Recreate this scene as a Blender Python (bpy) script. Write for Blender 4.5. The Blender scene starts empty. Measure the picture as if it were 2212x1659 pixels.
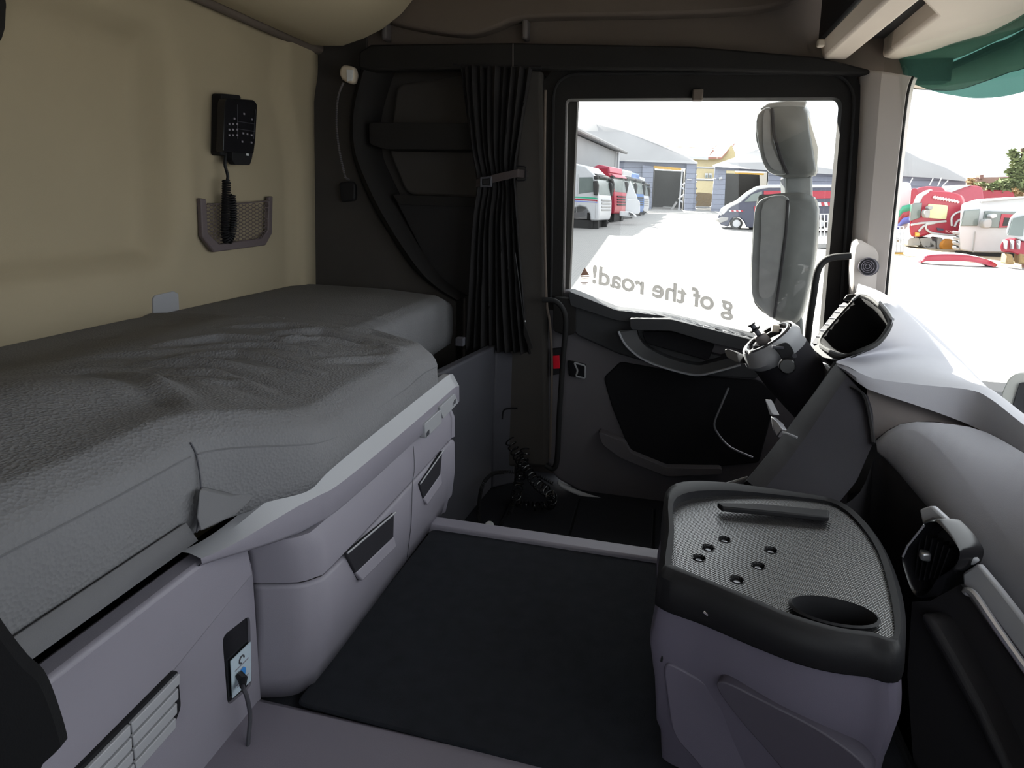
import bpy, bmesh, math, random
from mathutils import Vector as V, Matrix
from mathutils.geometry import tessellate_polygon
random.seed(7)
scene = bpy.context.scene
COL = scene.collection

# ------------------------------------------------------------------ camera
CX, CY, F, W, H = 1106.0, 620.0, 1400.0, 2212.0, 1659.0
YD = V((332, 178, -1400)).normalized()
XD = V((6087, -377, 1400)); XD = (XD - XD.dot(YD) * YD).normalized()
ZD = XD.cross(YD)
CAM = V((0, 0, 0.70))
cam_d = bpy.data.cameras.new('camera')
cam = bpy.data.objects.new('camera', cam_d); COL.objects.link(cam)
cam.matrix_world = Matrix.Translation(CAM) @ Matrix((XD, YD, ZD)).to_4x4()
cam_d.sensor_fit = 'HORIZONTAL'; cam_d.sensor_width = 36.0
cam_d.lens = 36.0 * F / W
cam_d.shift_x = (W / 2 - CX) / W
cam_d.shift_y = (CY - H / 2) / W
cam_d.clip_start = 0.02; cam_d.clip_end = 500
scene.camera = cam

# ------------------------------------------------------------------ light
world = bpy.data.worlds.new('world'); scene.world = world; world.use_nodes = True
bg = world.node_tree.nodes['Background']
bg.inputs[0].default_value = (0.93, 0.96, 1.0, 1); bg.inputs[1].default_value = 2.6
sun_d = bpy.data.lights.new('sun', 'SUN'); sun = bpy.data.objects.new('sun', sun_d); COL.objects.link(sun)
SUN = V((5.0, -7.0, -7.0)).normalized()
sun.rotation_euler = SUN.to_track_quat('-Z', 'Y').to_euler()
sun.location = (-10, 14, 14)
sun_d.energy = 36.0; sun_d.angle = math.radians(0.6); sun_d.color = (1.0, 0.95, 0.86)
vs = scene.view_settings
scene.display_settings.display_device = 'sRGB'
vs.view_transform = 'Standard'; vs.look = 'None'; vs.gamma = 1.0; vs.exposure = 0.34
vs.use_curve_mapping = False
cy = scene.cycles
cy.use_denoising = True
cy.max_bounces = 10; cy.diffuse_bounces = 6; cy.transparent_max_bounces = 12
cy.caustics_reflective = False; cy.caustics_refractive = False
cy.sample_clamp_indirect = 8.0

# ------------------------------------------------------------------ pixel -> place
def ray(px, py):
    d = V((px - CX, CY - py, -F))
    return V((d.dot(XD), d.dot(YD), d.dot(ZD)))
def aY(px, py, y):
    d = ray(px, py); return CAM + d * (y / d.y)
def aX(px, py, x):
    d = ray(px, py); return CAM + d * (x / d.x)
def aZ(px, py, z):
    d = ray(px, py); return CAM + d * ((z - CAM.z) / d.z)
def aP(px, py, p0, n):
    d = ray(px, py); return CAM + d * ((V(p0) - CAM).dot(V(n)) / d.dot(V(n)))
def LY(pts, y): return [aY(p[0], p[1], y) for p in pts]
def LX(pts, x): return [aX(p[0], p[1], x) for p in pts]
def LZ(pts, z): return [aZ(p[0], p[1], z) for p in pts]
def L3(pts): return [aY(*p) for p in pts]

# ------------------------------------------------------------------ mesh tools
def round_poly(pts, r, n=4):
    pts = [V(p) for p in pts]; out = []; m = len(pts)
    for i, p in enumerate(pts):
        a, b = pts[i - 1], pts[(i + 1) % m]
        rr = r[i] if isinstance(r, (list, tuple)) else r
        if rr <= 0: out.append(p); continue
        ta = p + (a - p).normalized() * min(rr, (a - p).length * .48)
        tb = p + (b - p).normalized() * min(rr, (b - p).length * .48)
        for k in range(n + 1):
            t = k / n
            out.append(ta * (1 - t) ** 2 + p * 2 * t * (1 - t) + tb * t * t)
    return out
def smooth_path(pts, n=6, closed=False):
    pts = [V(p) for p in pts]; m = len(pts); out = []
    rng = range(m if closed else m - 1)
    for i in rng:
        if closed: p0, p1, p2, p3 = pts[i - 1], pts[i], pts[(i + 1) % m], pts[(i + 2) % m]
        else: p0, p1, p2, p3 = pts[max(i - 1, 0)], pts[i], pts[i + 1], pts[min(i + 2, m - 1)]
        for k in range(n):
            t = k / n
            out.append(.5 * ((2 * p1) + (p2 - p0) * t + (2 * p0 - 5 * p1 + 4 * p2 - p3) * t * t + (3 * p1 - p0 - 3 * p2 + p3) * t ** 3))
    if not closed: out.append(pts[-1])
    return out
def resample(pts, n, closed=False):
    pts = [V(p) for p in pts]
    if closed: pts = pts + [pts[0]]
    d = [0.0]
    for a, b in zip(pts, pts[1:]): d.append(d[-1] + (b - a).length)
    out = []; j = 0
    for k in range(n):
        s = d[-1] * k / (n if closed else n - 1)
        while j < len(pts) - 2 and d[j + 1] < s: j += 1
        L = d[j + 1] - d[j]
        out.append(pts[j].lerp(pts[j + 1], (s - d[j]) / L if L > 1e-9 else 0))
    return out

class MB:
    def __init__(s): s.v = []; s.f = []
    def add(s, vs_, fs):
        o = len(s.v); s.v += [V(p) for p in vs_]; s.f += [tuple(i + o for i in f) for f in fs]; return s
    def prism(s, loop, vec):
        n = len(loop); vec = V(vec); loop = [V(p) for p in loop]
        fs = [tuple(range(n)), tuple(range(2 * n - 1, n - 1, -1))]
        fs += [(i, (i + 1) % n, n + (i + 1) % n, n + i) for i in range(n)]
        return s.add(loop + [p + vec for p in loop], fs)
    def plate(s, outer, holes, vec, back=True):
        loops = [[V(p) for p in outer]] + [[V(p) for p in h] for h in holes]
        tri = tessellate_polygon(loops); flat = [p for l in loops for p in l]; n = len(flat); vec = V(vec)
        fs = [tuple(t) for t in tri] + ([tuple(i + n for i in t) for t in tri] if back else [])
        o = 0
        for l in loops:
            m = len(l); fs += [(o + i, o + (i + 1) % m, n + o + (i + 1) % m, n + o + i) for i in range(m)]; o += m
        return s.add(flat + [p + vec for p in flat], fs)
    def ring(s, outer, inner, vec):
        n = len(outer); vec = V(vec); a = [V(p) for p in outer]; b = [V(p) for p in inner]
        vv = a + b + [p + vec for p in a] + [p + vec for p in b]; fs = []
        for i in range(n):
            j = (i + 1) % n
            fs += [(i, j, n + j, n + i), (2 * n + i, 2 * n + j, 3 * n + j, 3 * n + i),
                   (i, j, 2 * n + j, 2 * n + i), (n + i, n + j, 3 * n + j, 3 * n + i)]
        return s.add(vv, fs)
    def loft(s, secs, closed=True, caps=True):
        n = len(secs[0]); vv = [p for q in secs for p in q]; fs = []
        for k in range(len(secs) - 1):
            for i in range(n if closed else n - 1):
                j = (i + 1) % n; fs.append((k * n + i, k * n + j, (k + 1) * n + j, (k + 1) * n + i))
        if caps and closed:
            fs += [tuple(range(n)), tuple(range(len(secs) * n - 1, (len(secs) - 1) * n - 1, -1))]
        return s.add(vv, fs)
    def tube(s, path, r, n=8, closed=False):
        path = [V(p) for p in path]; m = len(path); secs = []; up = None
        for i, p in enumerate(path):
            a = path[i - 1] if (i or closed) else p; b = path[(i + 1) % m] if (i < m - 1 or closed) else p
            t = (b - a).normalized()
            if up is None:
                up = V((0, 0, 1)) if abs(t.z) < .9 else V((1, 0, 0))
            u = (up - t * up.dot(t)).normalized(); w = t.cross(u); up = u
            rr = r[i] if isinstance(r, (list, tuple)) else r
            secs.append([p + (u * math.cos(2 * math.pi * k / n) + w * math.sin(2 * math.pi * k / n)) * rr for k in range(n)])
        if closed: secs.append(secs[0]); return s.loft(secs, True, False)
        return s.loft(secs)
    def box(s, a, b):
        a, b = V(a), V(b)
        return s.prism([(a.x, a.y, a.z), (b.x, a.y, a.z), (b.x, b.y, a.z), (a.x, b.y, a.z)], (0, 0, b.z - a.z))
    def grid(s, rows): return s.loft(rows, False, False)
    def disc(s, c, nrm, r, depth, n=20, r2=None):
        c, nrm = V(c), V(nrm).normalized(); u = nrm.orthogonal().normalized(); w = nrm.cross(u)
        A = [c + (u * math.cos(2 * math.pi * k / n) + w * math.sin(2 * math.pi * k / n)) * r for k in range(n)]
        q = r if r2 is None else r2
        B = [c + nrm * depth + (u * math.cos(2 * math.pi * k / n) + w * math.sin(2 * math.pi * k / n)) * q for k in range(n)]
        return s.loft([A, B])
    def ball(s, c, r, n=10, sc=(1, 1, 1)):
        c = V(c); secs = []
        for i in range(n + 1):
            a = math.pi * (i / n - .5) * .998
            secs.append([c + V((math.cos(a) * math.cos(2 * math.pi * k / (2 * n)) * r * sc[0], math.cos(a) * math.sin(2 * math.pi * k / (2 * n)) * r * sc[1], math.sin(a) * r * sc[2])) for k in range(2 * n)])
        return s.loft(secs)
    def build(s, name, mat, parent=None, bevel=0, seg=2, angle=38, thick=0, sub=0, local=False, toff=-1):
        me = bpy.data.meshes.new(name); bm = bmesh.new()
        vv = [bm.verts.new(p) for p in s.v]
        for f in s.f:
            try: bm.faces.new([vv[i] for i in f])
            except ValueError: pass
        bmesh.ops.remove_doubles(bm, verts=bm.verts, dist=1e-5)
        bmesh.ops.recalc_face_normals(bm, faces=bm.faces)
        bm.to_mesh(me); bm.free()
        me.polygons.foreach_set('use_smooth', [True] * len(me.polygons))
        me.set_sharp_from_angle(angle=math.radians(angle))
        o = bpy.data.objects.new(name, me); COL.objects.link(o)
        if mat: me.materials.append(mat)
        if thick:
            m = o.modifiers.new('solid', 'SOLIDIFY'); m.thickness = thick; m.offset = toff
        if bevel:
            m = o.modifiers.new('bevel', 'BEVEL'); m.width = bevel; m.segments = seg; m.limit_method = 'ANGLE'; m.angle_limit = math.radians(35)
        if sub:
            m = o.modifiers.new('sub', 'SUBSURF'); m.levels = sub; m.render_levels = sub
        if parent is not None:
            o.parent = parent
            if not local and parent.type == 'EMPTY': o.matrix_parent_inverse = Matrix.Translation(parent.location).inverted()
        return o
def tag(o, label, cat, group=None):
    o['label'] = label; o['category'] = cat
    if group: o['group'] = group
    return o
def struct(o, label=None):
    o['kind'] = 'structure'
    if label: o['label'] = label
    return o
def thing(name, label, cat, loc=(0, 0, 0), rz=0, group=None):
    o = bpy.data.objects.new(name, None); COL.objects.link(o); o.empty_display_size = .05
    o.location = V(loc); o.rotation_euler = (0, 0, rz)
    return tag(o, label, cat, group)
def sroot(name, loc=(0, 0, 0), label=None):
    o = bpy.data.objects.new(name, None); COL.objects.link(o); o.location = V(loc); return struct(o, label)

# ------------------------------------------------------------------ materials
def mat(name, rgb, rough=.6, bump=0, bscale=400, var=.06, vscale=6, metal=0, spec=.5, kind='noise', bdist=.001, rgb2=None):
    m = bpy.data.materials.new(name); m.use_nodes = True; nt = m.node_tree; b = nt.nodes['Principled BSDF']
    b.inputs['Roughness'].default_value = rough; b.inputs['Metallic'].default_value = metal
    if max(rgb) < .075 and spec == .5 and rough > .3 and not metal: spec = .22
    b.inputs['Specular IOR Level'].default_value = spec
    tc = nt.nodes.new('ShaderNodeTexCoord')
    no = nt.nodes.new('ShaderNodeTexNoise'); no.inputs['Scale'].default_value = vscale; no.inputs['Detail'].default_value = 4
    nt.links.new(tc.outputs['Object'], no.inputs['Vector'])
    mx = nt.nodes.new('ShaderNodeMix'); mx.data_type = 'RGBA'
    c2 = rgb2 or [c * (1 + var * 2) for c in rgb]; c1 = rgb if rgb2 else [c * (1 - var * 2) for c in rgb]
    mx.inputs[6].default_value = (*c1, 1); mx.inputs[7].default_value = (*c2, 1)
    nt.links.new(no.outputs[0], mx.inputs[0]); nt.links.new(mx.outputs[2], b.inputs['Base Color'])
    if bump:
        if kind == 'voronoi': t = nt.nodes.new('ShaderNodeTexVoronoi')
        elif kind == 'magic': t = nt.nodes.new('ShaderNodeTexMagic')
        else: t = nt.nodes.new('ShaderNodeTexNoise'); t.inputs['Detail'].default_value = 3
        t.inputs['Scale'].default_value = bscale
        nt.links.new(tc.outputs['Object'], t.inputs['Vector'])
        bp = nt.nodes.new('ShaderNodeBump'); bp.inputs['Strength'].default_value = bump; bp.inputs['Distance'].default_value = bdist
        nt.links.new(t.outputs[0], bp.inputs['Height']); nt.links.new(bp.outputs[0], b.inputs['Normal'])
    return m
def stud_mat(name, rgb, rough, pitch):
    m = mat(name, rgb, rough, var=.03, spec=.9); nt = m.node_tree; b = nt.nodes['Principled BSDF']
    tc = nt.nodes.new('ShaderNodeTexCoord'); bp = nt.nodes.new('ShaderNodeBump')
    sx = nt.nodes.new('ShaderNodeSeparateXYZ'); nt.links.new(tc.outputs['Object'], sx.inputs[0])
    outs = []
    for i in (0, 1):
        mu = nt.nodes.new('ShaderNodeMath'); mu.operation = 'MULTIPLY'; mu.inputs[1].default_value = 2 * math.pi / pitch
        si = nt.nodes.new('ShaderNodeMath'); si.operation = 'SINE'
        nt.links.new(sx.outputs[i], mu.inputs[0]); nt.links.new(mu.outputs[0], si.inputs[0]); outs.append(si)
    mm = nt.nodes.new('ShaderNodeMath'); mm.operation = 'MULTIPLY'
    nt.links.new(outs[0].outputs[0], mm.inputs[0]); nt.links.new(outs[1].outputs[0], mm.inputs[1])
    bp.inputs['Strength'].default_value = .22; bp.inputs['Distance'].default_value = .0010
    nt.links.new(mm.outputs[0], bp.inputs['Height']); nt.links.new(bp.outputs[0], b.inputs['Normal'])
    return m
def glass_mat(name, tint, gloss=.04, rough=.02):
    m = bpy.data.materials.new(name); m.use_nodes = True; nt = m.node_tree; nt.nodes.remove(nt.nodes['Principled BSDF'])
    t = nt.nodes.new('ShaderNodeBsdfTransparent'); t.inputs[0].default_value = (*tint, 1)
    g = nt.nodes.new('ShaderNodeBsdfGlossy'); g.inputs['Roughness'].default_value = rough
    lw = nt.nodes.new('ShaderNodeLayerWeight'); pw = nt.nodes.new('ShaderNodeMath'); pw.operation = 'POWER'; pw.inputs[1].default_value = 5
    fr = nt.nodes.new('ShaderNodeMath'); fr.operation = 'MULTIPLY_ADD'; fr.inputs[1].default_value = .4; fr.inputs[2].default_value = .02
    nt.links.new(lw.outputs['Facing'], pw.inputs[0]); nt.links.new(pw.outputs[0], fr.inputs[0])
    mx = nt.nodes.new('ShaderNodeMixShader')
    nt.links.new(fr.outputs[0], mx.inputs[0]); nt.links.new(t.outputs[0], mx.inputs[1]); nt.links.new(g.outputs[0], mx.inputs[2])
    nt.links.new(mx.outputs[0], nt.nodes['Material Output'].inputs[0])
    return m
def film_mat(name, tint, dif=(.25, .25, .26), fac=.15):
    m = bpy.data.materials.new(name); m.use_nodes = True; nt = m.node_tree; nt.nodes.remove(nt.nodes['Principled BSDF'])
    t = nt.nodes.new('ShaderNodeBsdfTransparent'); t.inputs[0].default_value = (*tint, 1)
    d = nt.nodes.new('ShaderNodeBsdfDiffuse'); d.inputs[0].default_value = (*dif, 1)
    mx = nt.nodes.new('ShaderNodeMixShader'); mx.inputs[0].default_value = fac
    nt.links.new(t.outputs[0], mx.inputs[1]); nt.links.new(d.outputs[0], mx.inputs[2]); nt.links.new(mx.outputs[0], nt.nodes['Material Output'].inputs[0])
    return m
def wave_mat(name, rgb, rgb2, pitch, axis=2, rough=.6, duty=.12):
    """boards: thin dark joints at a fixed pitch along one object axis"""
    m = mat(name, rgb, rough, var=.05, vscale=.8); nt = m.node_tree; b = nt.nodes['Principled BSDF']
    src = b.inputs['Base Color'].links[0].from_socket
    tc = nt.nodes.new('ShaderNodeTexCoord'); sx = nt.nodes.new('ShaderNodeSeparateXYZ'); nt.links.new(tc.outputs['Object'], sx.inputs[0])
    d = nt.nodes.new('ShaderNodeMath'); d.operation = 'DIVIDE'; d.inputs[1].default_value = pitch; nt.links.new(sx.outputs[axis], d.inputs[0])
    fr = nt.nodes.new('ShaderNodeMath'); fr.operation = 'FRACT'; nt.links.new(d.outputs[0], fr.inputs[0])
    lt = nt.nodes.new('ShaderNodeMath'); lt.operation = 'LESS_THAN'; lt.inputs[1].default_value = duty; nt.links.new(fr.outputs[0], lt.inputs[0])
    mx = nt.nodes.new('ShaderNodeMix'); mx.data_type = 'RGBA'; mx.inputs[7].default_value = (*rgb2, 1)
    nt.links.new(lt.outputs[0], mx.inputs[0]); nt.links.new(src, mx.inputs[6]); nt.links.new(mx.outputs[2], b.inputs['Base Color'])
    return m
M = {}
M['wall'] = mat('beige_wall_fabric', (.37, .312, .215), .9, .25, 900, .04, 3)
M['bunk'] = mat('beige_bunk_lining', (.44, .375, .265), .85, .2, 700, .03, 3)
M['brown'] = mat('taupe_lining', (.12, .095, .08), .85, .2, 700, .05)
M['side'] = mat('charcoal_felt', (.055, .05, .047), .95, .3, 900, .08)
M['cushion'] = mat('charcoal_weave', (.06, .054, .05), .95, .4, 1200, .06)
M['seat'] = mat('black_seat_cloth_and_cavity_shade', (.006, .006, .007), .95, .3, 900, spec=.2)
M['black'] = mat('black_plastic', (.012, .012, .014), .55, .1, 900)
M['blackgloss'] = mat('black_gloss_plastic', (.01, .01, .012), .22)
M['rubber'] = mat('black_rubber', (.015, .015, .016), .7)
M['foam'] = mat('black_foam_trim', (.016, .015, .015), .85, .2, 800)
M['mattress'] = mat('grey_mattress_cover', (.165, .165, .175), .92, .7, 260, .05, 9, kind='voronoi', bdist=.0016)
M['hem'] = mat('grey_mattress_hem', (.145, .145, .155), .92, .4, 900, .05)
M['lilac'] = mat('lilac_grey_plastic', (.255, .24, .285), .5, .18, 1400, .04)
M['console_shade'] = mat('shaded_mauve_console_plastic', (.06, .053, .075), .6, .2, 1400, .04)
M['mirror_g'] = mat('grey_mirror_glass_back', (.15, .155, .155), .3, var=.12, vscale=30)
M['console'] = mat('mauve_console_plastic', (.125, .113, .155), .55, .2, 1400, .04)
M['lilac_light'] = mat('pale_grey_plastic', (.34, .345, .37), .45, .1, 1400, .03)
M['lilac_dark'] = mat('slate_plastic', (.06, .06, .072), .6, .18, 1400)
M['carpet'] = mat('black_carpet', (.016, .018, .024), .95, .8, 1500, .2, 40, bdist=.002)
M['floor'] = mat('dark_floor_vinyl', (.014, .015, .019), .7, .3, 700)
M['sill'] = mat('mauve_floor_plastic', (.17, .155, .19), .6, .15, 900)
M['dash'] = mat('slate_dash_plastic', (.265, .265, .30), .55, .25, 1300, .03)
M['dash_dark'] = mat('dark_dash_plastic', (.022, .021, .024), .6, .25, 1300, .05)
M['knee'] = mat('dark_grey_knee_plastic', (.022, .021, .027), .75, .25, 1300, .05)
M['taupe'] = mat('taupe_dash_plastic', (.13, .115, .115), .6, .2, 1300)
M['silver'] = mat('satin_silver', (.55, .56, .6), .3, metal=.8, var=.02)
M['chrome'] = mat('chrome', (.8, .8, .82), .12, metal=1, var=.01)
M['door'] = mat('grey_door_plastic', (.10, .093, .105), .6, .2, 1300)
M['doordark'] = mat('black_door_cloth', (.008, .008, .010), .85, .3, 900)
M['doorgrey'] = mat('dark_armrest_plastic', (.035, .036, .04), .5, .2, 1300)
M['red'] = mat('red_reflector', (.75, .01, .03), .3)
M['pillar'] = mat('greige_pillar_plastic', (.60, .55, .52), .6, .12, 1300, .03)
M['cream'] = mat('cream_header_lining', (.78, .67, .57), .75, .12, 900, .03)
M['curtain'] = mat('black_curtain_cloth', (.018, .017, .018), .9, .3, 1500, .1)
M['white'] = mat('white_plastic', (.7, .72, .75), .4)
M['blue'] = mat('blue_print', (.05, .28, .75), .5)
M['label'] = mat('pale_blue_label', (.5, .6, .68), .5, var=.03)
M['stud'] = stud_mat('studded_rubber_mat', (.022, .022, .023), .24, .0042)
M['glass'] = glass_mat('window_glass', (.97, .985, .98))
M['visor'] = film_mat('green_tinted_acrylic', (.30, .46, .42), (.10, .26, .22), .35)
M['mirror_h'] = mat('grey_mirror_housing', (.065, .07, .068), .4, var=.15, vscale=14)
M['mirror_l'] = mat('pale_mirror_cap_and_lit_edge', (.5, .5, .47), .35)
M['lens'] = mat('dark_mirror_back', (.16, .17, .17), .15, var=.1, vscale=18)
M['letter'] = film_mat('grey_lettering_film', (.47, .47, .475))
M['locker'] = mat('black_locker_cloth', (.022, .021, .022), .95, .3, 900)
M['strap'] = mat('brown_webbing', (.05, .04, .04), .85, .3, 1500)
M['lamp'] = mat('pale_lamp_head', (.62, .54, .44), .4)
M['net'] = mat('brown_net', (.13, .10, .095), .8)
M['netframe'] = mat('mauve_pocket_frame', (.12, .095, .10), .6)
# ================================================================== cabin shell
FZ = -.25                      # driver footwell floor
# rear wall: fabric lined panel with a large shallow recess and a vertical ridge near the corner
def sstep(a, b, x):
    t = max(0, min(1, (x - a) / (b - a))); return t * t * (3 - 2 * t)
def rear_x(y, z):
    r = sstep(1.33, 1.41, y)
    lo = sstep(.50, .56, z)
    top = 1 - sstep(1.02, 1.10, z)
    d = -.06 * (1 - r) * lo * top
    d += .03 * math.exp(-((y - 1.44) / .045) ** 2) * sstep(.5, .62, z) * (1 - sstep(.98, 1.06, z)) * .5
    rr = 1.90 - .09 * sstep(.75, 1.1, z)
    d += .035 * sstep(rr, rr + .05, y) * (1 - sstep(1.15, 1.2, z) * .0) - .02 * sstep(1.98, 2.06, y)
    d += .016 * sstep(1.0, 1.12, z)
    return -1.2 + d
ys = [-.4 + 2.46 * i / 150 for i in range(151)]; zs = [-.3 + 2.1 * i / 90 for i in range(91)]
m = MB().grid([[V((rear_x(y, z), y, z)) for y in ys] for z in zs])
struct(m.build('wall_rear', M['wall'], thick=.03, toff=1), 'beige fabric rear wall of the cab behind the bunk')
# driver side: felt lined outer skin, then a front panel left of the niche rim
rim_o = [(792, 104), (775, 160), (757, 240), (758, 325), (790, 418), (843, 512), (905, 597), (985, 652)]
m = MB(); m.prism([V((-1.25, 2.16, -.3)), V((-.30, 2.16, -.3)), V((-.30, 2.16, 1.8)), V((-1.25, 2.16, 1.8))], (0, .04, 0))
ws = struct(m.build('wall_driver', M['side']), 'charcoal felt side wall of the cab on the driver side')
pan = LY([(660, 60), (792, 60)], 2.05) + smooth_path(LY(rim_o, 2.05), 4) + [V((-.66, 2.05, .1)), V((-1.2, 2.05, .1))]
pan[0].x = -1.2
MB().prism(pan, (0, .11, 0)).build('side_panel', M['side'], ws, bevel=.004)
# upper band above the niche and the door, up to the roof
m = MB().box((-1.2, 2.06, 1.165), (-.36, 2.12, 1.80)); m.build('upper_side_panel', M['brown'], ws)
MB().box((-.36, 2.06, 1.06), (.74, 2.12, 1.80)).build('upper_side_panel', M['brown'], ws)
MB().box((-.36, 2.07, 1.02), (.60, 2.14, 1.10)).build('door_header', M['foam'], ws)
wave = [(690, -30), (760, 20), (839, 47), (893, 60), (960, 71), (1020, 74), (1074, 58), (1110, 43), (1180, 36), (1400, 32), (1600, 24), (1700, 5), (1760, -30)]
wv = smooth_path(LY(wave, 2.0), 5)
MB().prism(wv + [wv[-1] + V((0, 0, .5)), wv[0] + V((0, 0, .5))], (0, .06, 0)).build('roof_locker_lip', M['brown'], ws, bevel=.012, seg=3)
hk = []
for px, py in ((832, 66), (1135, 64)):
    c = aY(px, py, 2.03)
    MB().box(c + V((-.009, -.012, -.03)), c + V((.009, .035, .03))).build('hook', M['taupe'], ws, bevel=.006)
hd = LY([(775, 112), (800, 96), (1108, 92), (1500, 100), (1765, 122), (1880, 150), (1880, 160), (1500, 150), (1108, 147), (800, 152), (775, 148)], 1.985)
MB().prism(hd, (0, .05, 0)).build('header_band', M['foam'], ws, bevel=.006)
s = LY([(1107, 94), (1109, 94), (1109, 147), (1107, 147)], 1.983)
MB().prism(s, (0, .004, 0)).build('header_seam', M['taupe'], ws)
# ceiling and closing walls on the passenger side (door shut, daylight enters by its window behind the camera)
struct(MB().box((-1.25, -.45, 1.62), (1.0, 2.2, 1.68)).build('ceiling', M['bunk']), 'beige lined roof of the cab')
wp = [V((-1.25, -.42, -.3)), V((1.0, -.42, -.3)), V((1.0, -.42, 1.66)), V((-1.25, -.42, 1.66))]
wh_ = round_poly([V((-.30, -.42, .42)), V((.50, -.42, .38)), V((.46, -.42, 1.0)), V((-.30, -.42, 1.0))], .03, 4)
struct(MB().plate(wp, [wh_], (0, -.05, 0)).build('wall_passenger', M['side']), 'charcoal passenger side wall and door behind the camera')
w3 = sroot('window_3', (0, -.44, .4), 'side window pane of the passenger door')
MB().prism([p + V((0, -.02, 0)) for p in wh_], (0, -.004, 0)).build('pane', M['glass'], w3)
# floors
m = MB().box((-1.25, -.45, FZ - .03), (1.05, 2.16, FZ))
fl = struct(m.build('floor', M['floor']), 'dark floor of the cab and driver footwell')
m = MB().box((-.62, .30, FZ), (.36, 1.225, -.004)); m.build('engine_tunnel', M['floor'], fl, bevel=.01)
mt = round_poly([V((-.455, .722, 0)), V((.34, .700, 0)), V((.34, 1.222, 0)), V((-.44, 1.222, 0))], .015)
MB().prism(mt, (0, 0, .006)).build('carpet_mat', M['carpet'], fl, bevel=.003)
m = MB(); m.prism([V((-.52, .725, .002)), V((-.52, .2, -.006)), V((-.52, .2, -.10)), V((-.52, .725, -.06))], (.97, 0, 0))
struct(m.build('trim_1', M['sill'], bevel=.01), 'mauve grey plastic floor edge in front of the carpet')
m = MB().box((-.455, 1.222, -.05), (.06, 1.262, .014))
struct(m.build('trim_2', M['lilac'], bevel=.004), 'grey plastic strip along the far edge of the carpet')
# tread plates of the footwell behind the strip
m = MB()
for x0, x1 in ((-.42, -.215), (-.21, .02), (.025, .30)):
    MB().box((x0, 1.27, FZ), (x1, 1.98, FZ + .006)).build('floor_panel', M['floor'], fl, bevel=.003)

# ================================================================== driver door and window (plane Y = 2.05)
DY = 2.05
d1 = sroot('door_1', (0, DY, FZ), 'dark plastic inner side of the driver door')
N = 72
fo = round_poly(LY([(1168, 146), (1866, 140), (1842, 800), (1168, 665)], DY - .02), [.09, .10, .01, .01], 8)
fi = round_poly(LY([(1222, 213), (1821, 210), (1772, 775), (1215, 648)], DY - .02), [.018, .03, .01, .01], 8)
m = MB().plate(fo, [fi], (0, .045, 0)); m.build('window_surround', M['foam'], d1, bevel=.012, seg=3)
# inner seal lip
fo2 = round_poly(LY([(1190, 650), (1196, 160), (1850, 158), (1815, 690)], DY - .03), [0, .08, .09, 0], 8)
m = MB().tube(fo2, .0045, 6); m.build('window_seal', M['rubber'], d1)
ch = LY([(1217, 632), (1223, 217), (1819, 214), (1800, 470)], DY + .0)
MB().tube(ch[0:2], .006, 6).build('window_channel', M['taupe'], d1)
c = aY(1507, 208, DY - .025); MB().box(c + V((-.015, -.01, -.013)), c + V((.015, .02, .02))).build('latch_tab', M['brown'], d1, bevel=.004)
win = sroot('window_1', (0, DY + .03, .4), 'side window pane of the driver door')
g = LY([(1205, 195), (1840, 190), (1800, 800), (1190, 720)], DY + .035)
MB().prism(g, (0, .004, 0)).build('pane', M['glass'], win)
# door body below the sill
sill = [(1172, 640), (1228, 627), (1270, 645), (1330, 668), (1385, 676), (1430, 680), (1530, 702), (1640, 730), (1850, 775)]
db = LY(sill, DY) + LY([(1850, 1090), (1640, 1125), (1425, 1098), (1300, 1075), (1245, 1058), (1205, 1036), (1180, 1005)], DY)
MB().prism(round_poly(db, .012, 3), (0, .06, 0)).build('door_skin', M['door'], d1, bevel=.008, seg=3)
# dark upper moulding and corner block
ub = LY([(1230, 640), (1330, 676), (1360, 690), (1420, 735), (1560, 770), (1640, 790), (1640, 820), (1500, 812), (1420, 790), (1335, 765), (1240, 722)], DY - .03)
MB().prism(round_poly(ub, .02, 4), (0, .05, 0)).build('upper_moulding', M['doorgrey'], d1, bevel=.012, seg=3)
cb = LY([(1195, 640), (1243, 648), (1243, 720), (1225, 726), (1195, 715)], DY - .045)
MB().prism(round_poly(cb, .01, 3), (0, .06, 0)).build('corner_block', M['foam'], d1, bevel=.006)
# sill shelf that catches the light
sl = LY([(1228, 629), (1330, 670), (1430, 682), (1640, 732), (1640, 752), (1430, 706), (1330, 692), (1232, 660)], DY - .05)
MB().prism(round_poly(sl, .008, 3), (0, .085, 0)).build('window_sill', M['doorgrey'], d1, bevel=.012, seg=3)
# armrest bowl: lower lip and pocket
lip = smooth_path(LY([(1336, 716), (1352, 746), (1387, 775), (1440, 796), (1501, 810), (1542, 804), (1600, 788)], DY - .10), 6)
lip_i = smooth_path(LY([(1376, 712), (1380, 730), (1400, 752), (1450, 776), (1504, 789), (1535, 784), (1596, 768)], DY - .075), 6)
lip_b = [p + V((0, .12, -.02)) for p in lip]
lip_t = [p + V((0, .10, .0)) for p in lip_i]
m = MB(); m.grid([lip_b, lip, lip_i, lip_t]); ar = m.build('armrest', M['doorgrey'], d1, thick=.006)
MB().tube(lip, .0035, 6).build('armrest_edge', M['silver'], ar)
po = round_poly(LY([(1386, 716), (1450, 716), (1545, 742), (1530, 780), (1480, 765), (1395, 742)], DY - .045), .012, 3)
MB().prism(po, (0, .01, 0)).build('armrest_pocket', M['doordark'], d1, bevel=.003)
sh = LY([(1360, 688), (1450, 690), (1640, 738), (1640, 765), (1540, 742), (1450, 715), (1386, 714), (1362, 712)], DY - .085)
MB().prism(round_poly(sh, .008, 3), (0, .1, .0)).build('armrest_top', M['doorgrey'], d1, bevel=.008)
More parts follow.
